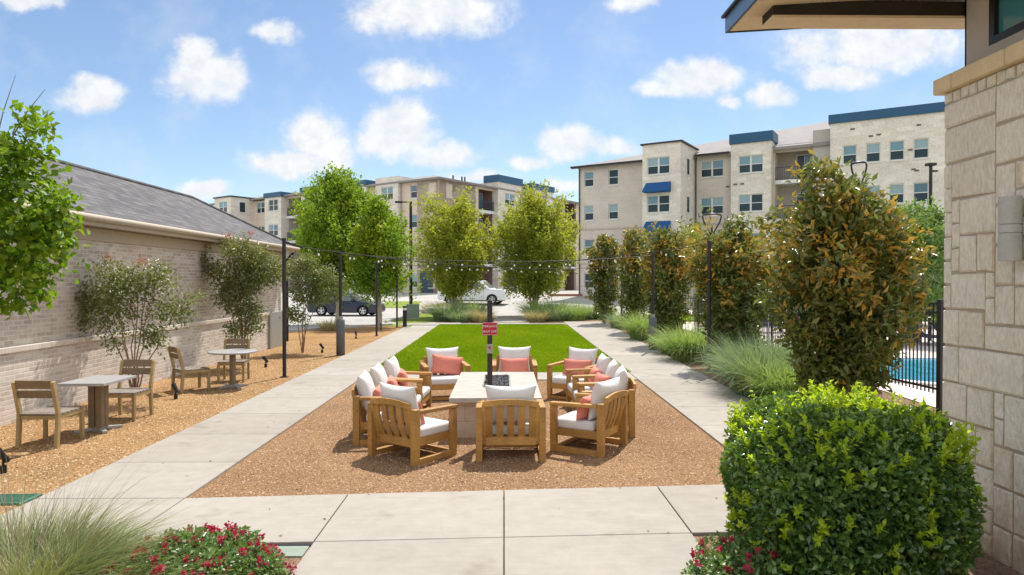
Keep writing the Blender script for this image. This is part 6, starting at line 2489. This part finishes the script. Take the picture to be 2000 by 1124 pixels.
# ---------------------------------------------------------------- vehicles
def vehicle(name, label, cat, loc, rz, prof, cabin, wheels, wr, width, paint, win_cuts, wheel_w=0.22):
    """faces +x; prof = lower body outline (x, z), cabin = greenhouse outline; both lofted across the width with rounding"""
    t = thing(name, label, cat, loc, rz)
    W = width / 2

    def loft(outline, tumble, name_, mat, zmid):
        mb = MB()
        n = len(outline)
        cx = sum(p[0] for p in outline) / n
        prof_y = [(-W, 0.93), (-W * 0.97, 0.985), (-W * 0.82, 1.0), (W * 0.82, 1.0), (W * 0.97, 0.985), (W, 0.93)]
        vs = []
        for (y, k) in prof_y:
            for (x, z) in outline:
                q = max(0.0, min(1.0, (z - zmid[0]) / (zmid[1] - zmid[0])))
                vs.append((cx + (x - cx) * (0.985 + 0.015 * (k - 0.93) / 0.07), y * (1 - tumble * q), z if k == 1 else z - (1 - k) * 0.35 * q))
        fs = []
        for j in range(len(prof_y) - 1):
            for i in range(n):
                i2 = (i + 1) % n
                fs.append((j * n + i, j * n + i2, (j + 1) * n + i2, (j + 1) * n + i))
        fs.append(tuple(range(n))[::-1])
        fs.append(tuple((len(prof_y) - 1) * n + i for i in range(n)))
        mb.add(vs, fs, False)
        return mb.build(name_, mat, t, 0.02, 2)
    zs = [p[1] for p in prof]
    body = loft(prof, 0.05, 'body', paint, (min(zs) + 0.4, max(zs)))
    zc = [p[1] for p in cabin]
    loft(cabin, 0.20, 'cabin', paint, (min(zc), max(zc)))
    hgt = max(zc) - min(zc)
    for s in (-1, 1):
        for (pts) in win_cuts:
            mb = MB()
            vs = []
            for (x, z) in pts:
                q = (z - min(zc)) / hgt
                y = s * (W * (1 - 0.20 * q) + 0.006)
                vs.append((x, y, z - 0.01))
            for (x, z) in pts:
                q = (z - min(zc)) / hgt
                vs.append((x, s * (W * (1 - 0.20 * q) - 0.02), z - 0.01))
            n = len(pts)
            mb.add(vs, [tuple(range(n)) if s < 0 else tuple(range(n))[::-1]] + [(i, (i + 1) % n, n + (i + 1) % n, n + i) for i in range(n)])
            mb.build('side_window', M['car_glass'], t)
    # windscreen and rear screen follow the cabin ends
    for (i, j, nm) in ((0, 1, 'rear_window'), (2, 3, 'windscreen')):
        a, b = cabin[i], cabin[j]
        mb = MB()
        ya, yb = W * 0.80, W * 0.66
        la, lb = (0.14, 0.90) if i == 0 else (0.10, 0.88)
        pa = (a[0] + (b[0] - a[0]) * la, a[1] + (b[1] - a[1]) * la)
        pb = (a[0] + (b[0] - a[0]) * lb, a[1] + (b[1] - a[1]) * lb)
        lo, hi = (pa, pb) if pa[1] < pb[1] else (pb, pa)
        sx = -1 if i == 0 else 1
        o_ = 0.012
        vs = [(lo[0] + sx * o_, -ya, lo[1] + o_), (lo[0] + sx * o_, ya, lo[1] + o_), (hi[0] + sx * o_, yb, hi[1] + o_), (hi[0] + sx * o_, -yb, hi[1] + o_)]
        mb.add(vs, [(0, 1, 2, 3)])
        mb.build(nm, M['car_glass'], t)
    x0, x1 = min(p[0] for p in prof), max(p[0] for p in prof)
    zl = min(zs) + 0.42
    for s in (-1, 1):
        mb = MB()
        mb.box(x1 - 0.16, x1 - 0.02, s * W * 0.62 - 0.2 * 0.9, s * W * 0.62 + 0.26, zl + 0.03, zl + 0.18)
        mb.build('headlight', M['car_lamp'], t, 0.03)
        mb = MB()
        mb.box(x0 + 0.0, x0 + 0.14, s * W * 0.70 - 0.15, s * W * 0.70 + 0.2, zl + 0.12, zl + 0.3)
        mb.build('tail_light', M['red_cloth'], t, 0.02)
        mb = MB()
        mb.box(0.62, 0.82, s * (W + 0.08) - 0.07, s * (W + 0.08) + 0.07, min(zc) + 0.02, min(zc) + 0.16)
        mb.build('mirror', paint, t, 0.03)
        for xd in (-0.55, 0.35):
            mb = MB()
            mb.box(xd - 0.11, xd + 0.11, s * W * 0.985 - 0.02, s * W * 0.985 + 0.02, min(zc) - 0.14, min(zc) - 0.11)
            mb.build('door_handle', M['black_metal'], t)
        mb = MB()
        for xd in (-0.78, 0.12, 1.0):
            mb.box(xd - 0.006, xd + 0.006, s * W * 1.0 - 0.005, s * W * 1.0 + 0.0035, min(zs) + 0.12, min(zc) - 0.03)
        mb.build('door_seam', M['black_metal'], t)
        for xw in wheels:
            mb = MB()
            y0 = s * (W - wheel_w * 0.5 + 0.03)
            sg = s
            pr = [(0.55 * wr, -wheel_w / 2), (0.96 * wr, -wheel_w / 2), (wr, -wheel_w / 2 + 0.03), (wr, wheel_w / 2 - 0.03), (0.96 * wr, wheel_w / 2), (0.64 * wr, wheel_w / 2), (0.62 * wr, wheel_w / 2 - 0.03)]
            n = 28
            vs, fs = [], []
            for (r_, o_) in pr:
                for k in range(n):
                    a = 2 * math.pi * k / n
                    vs.append((xw + r_ * math.cos(a), y0 + sg * o_, wr + r_ * math.sin(a)))
            for q in range(len(pr) - 1):
                for k in range(n):
                    f = (q * n + k, q * n + (k + 1) % n, (q + 1) * n + (k + 1) % n, (q + 1) * n + k)
                    fs.append(f if sg > 0 else f[::-1])
            mb.add(vs, fs, True)
            w = mb.build('wheel', M['tyre'], t)
            mb = MB()
            yo = y0 + sg * (wheel_w / 2 - 0.02)
            for k in range(5):
                a = 2 * math.pi * k / 5 + 0.3
                mb.bar((xw, yo, wr), (xw + 0.60 * wr * math.cos(a), yo, wr + 0.60 * wr * math.sin(a)), 0.03, 0.085 * wr / 0.33, (0, 1, 0)) if False else \
                    mb.bar((xw + 0.05 * math.cos(a), yo, wr + 0.05 * math.sin(a)), (xw + 0.60 * wr * math.cos(a), yo, wr + 0.60 * wr * math.sin(a)), 0.07, 0.03, (0, 1, 0))
            mb.tube([(xw, yo - 0.02, wr), (xw, yo + 0.02, wr)], 0.2 * wr, 16)
            ring = [(xw + 0.61 * wr * math.cos(2 * math.pi * k / 24), yo, wr + 0.61 * wr * math.sin(2 * math.pi * k / 24)) for k in range(25)]
            mb.tube(ring, 0.022, 6, False)
            mb.build('rim', M['rim'], w)
    mb = MB()
    mb.box(x0 + 0.5, x1 - 0.5, -W * 0.9, W * 0.9, wr * 0.62, wr * 1.0)
    mb.build('underbody', M['black_metal'], t)
    return t


def arch(cx, r, z0, n=8):
    return [(cx + r * math.cos(math.pi - math.pi * k / n) * -1, z0 + r * math.sin(math.pi * k / n)) for k in range(n + 1)]


def body_outline(L, wheels, wr, z0, hood, belt, tail, nose):
    """closed outline going along the sill from front to rear, then back over the top"""
    r = wr * 1.16
    pts = [(L / 2, z0 + 0.12), (L / 2 - 0.1, z0)]
    for xw in sorted(wheels, reverse=True):
        for k in range(9):
            a = math.pi * k / 8
            z = wr + r * math.sin(a) - 0.02
            pts.append((xw + r * math.cos(a), max(z0, z if k not in (0, 8) else z0)))
    pts += [(-L / 2 + 0.12, z0), (-L / 2, z0 + 0.15), (-L / 2 - 0.0, tail * 0.8), (-L / 2 + 0.06, tail), (-L / 2 + 0.9, belt), (L * 0.17, belt), (L / 2 - 0.75, hood), (L / 2 - 0.15, nose), (L / 2, nose - 0.16)]
    return pts


wl = [-1.33, 1.38]
vehicle('parked_car', 'dark navy sedan parked side on in the lot behind the shade tree trunks', 'car', (-10.0, 43.6, 0.0), R(-8),
        body_outline(4.55, wl, 0.33, 0.20, 0.90, 0.93, 0.98, 0.72),
        [(-1.95, 0.92), (-1.1, 1.40), (0.35, 1.40), (1.15, 0.92)], wl, 0.33, 1.80, M['car_navy'],
        [[(-1.55, 0.95), (-1.0, 1.33), (-0.42, 1.35), (-0.42, 0.95)], [(-0.34, 0.95), (-0.34, 1.35), (0.28, 1.34), (0.86, 0.95)]])
wl = [-1.75, 1.72]
tk = vehicle('parked_truck', 'white pickup truck crossing the lot behind the far path', 'pickup truck', (-2.35, 54.6, ground_z(54.6)), R(-14),
        body_outline(5.6, wl, 0.40, 0.34, 1.20, 1.22, 1.22, 1.16),
        [(-0.95, 1.20), (-0.75, 1.86), (0.75, 1.88), (1.55, 1.20)], wl, 0.40, 1.98, M['car_white'],
        [[(-0.78, 1.26), (-0.66, 1.76), (-0.02, 1.78), (-0.02, 1.26)], [(0.06, 1.26), (0.06, 1.78), (0.66, 1.78), (1.2, 1.26)]], 0.27)
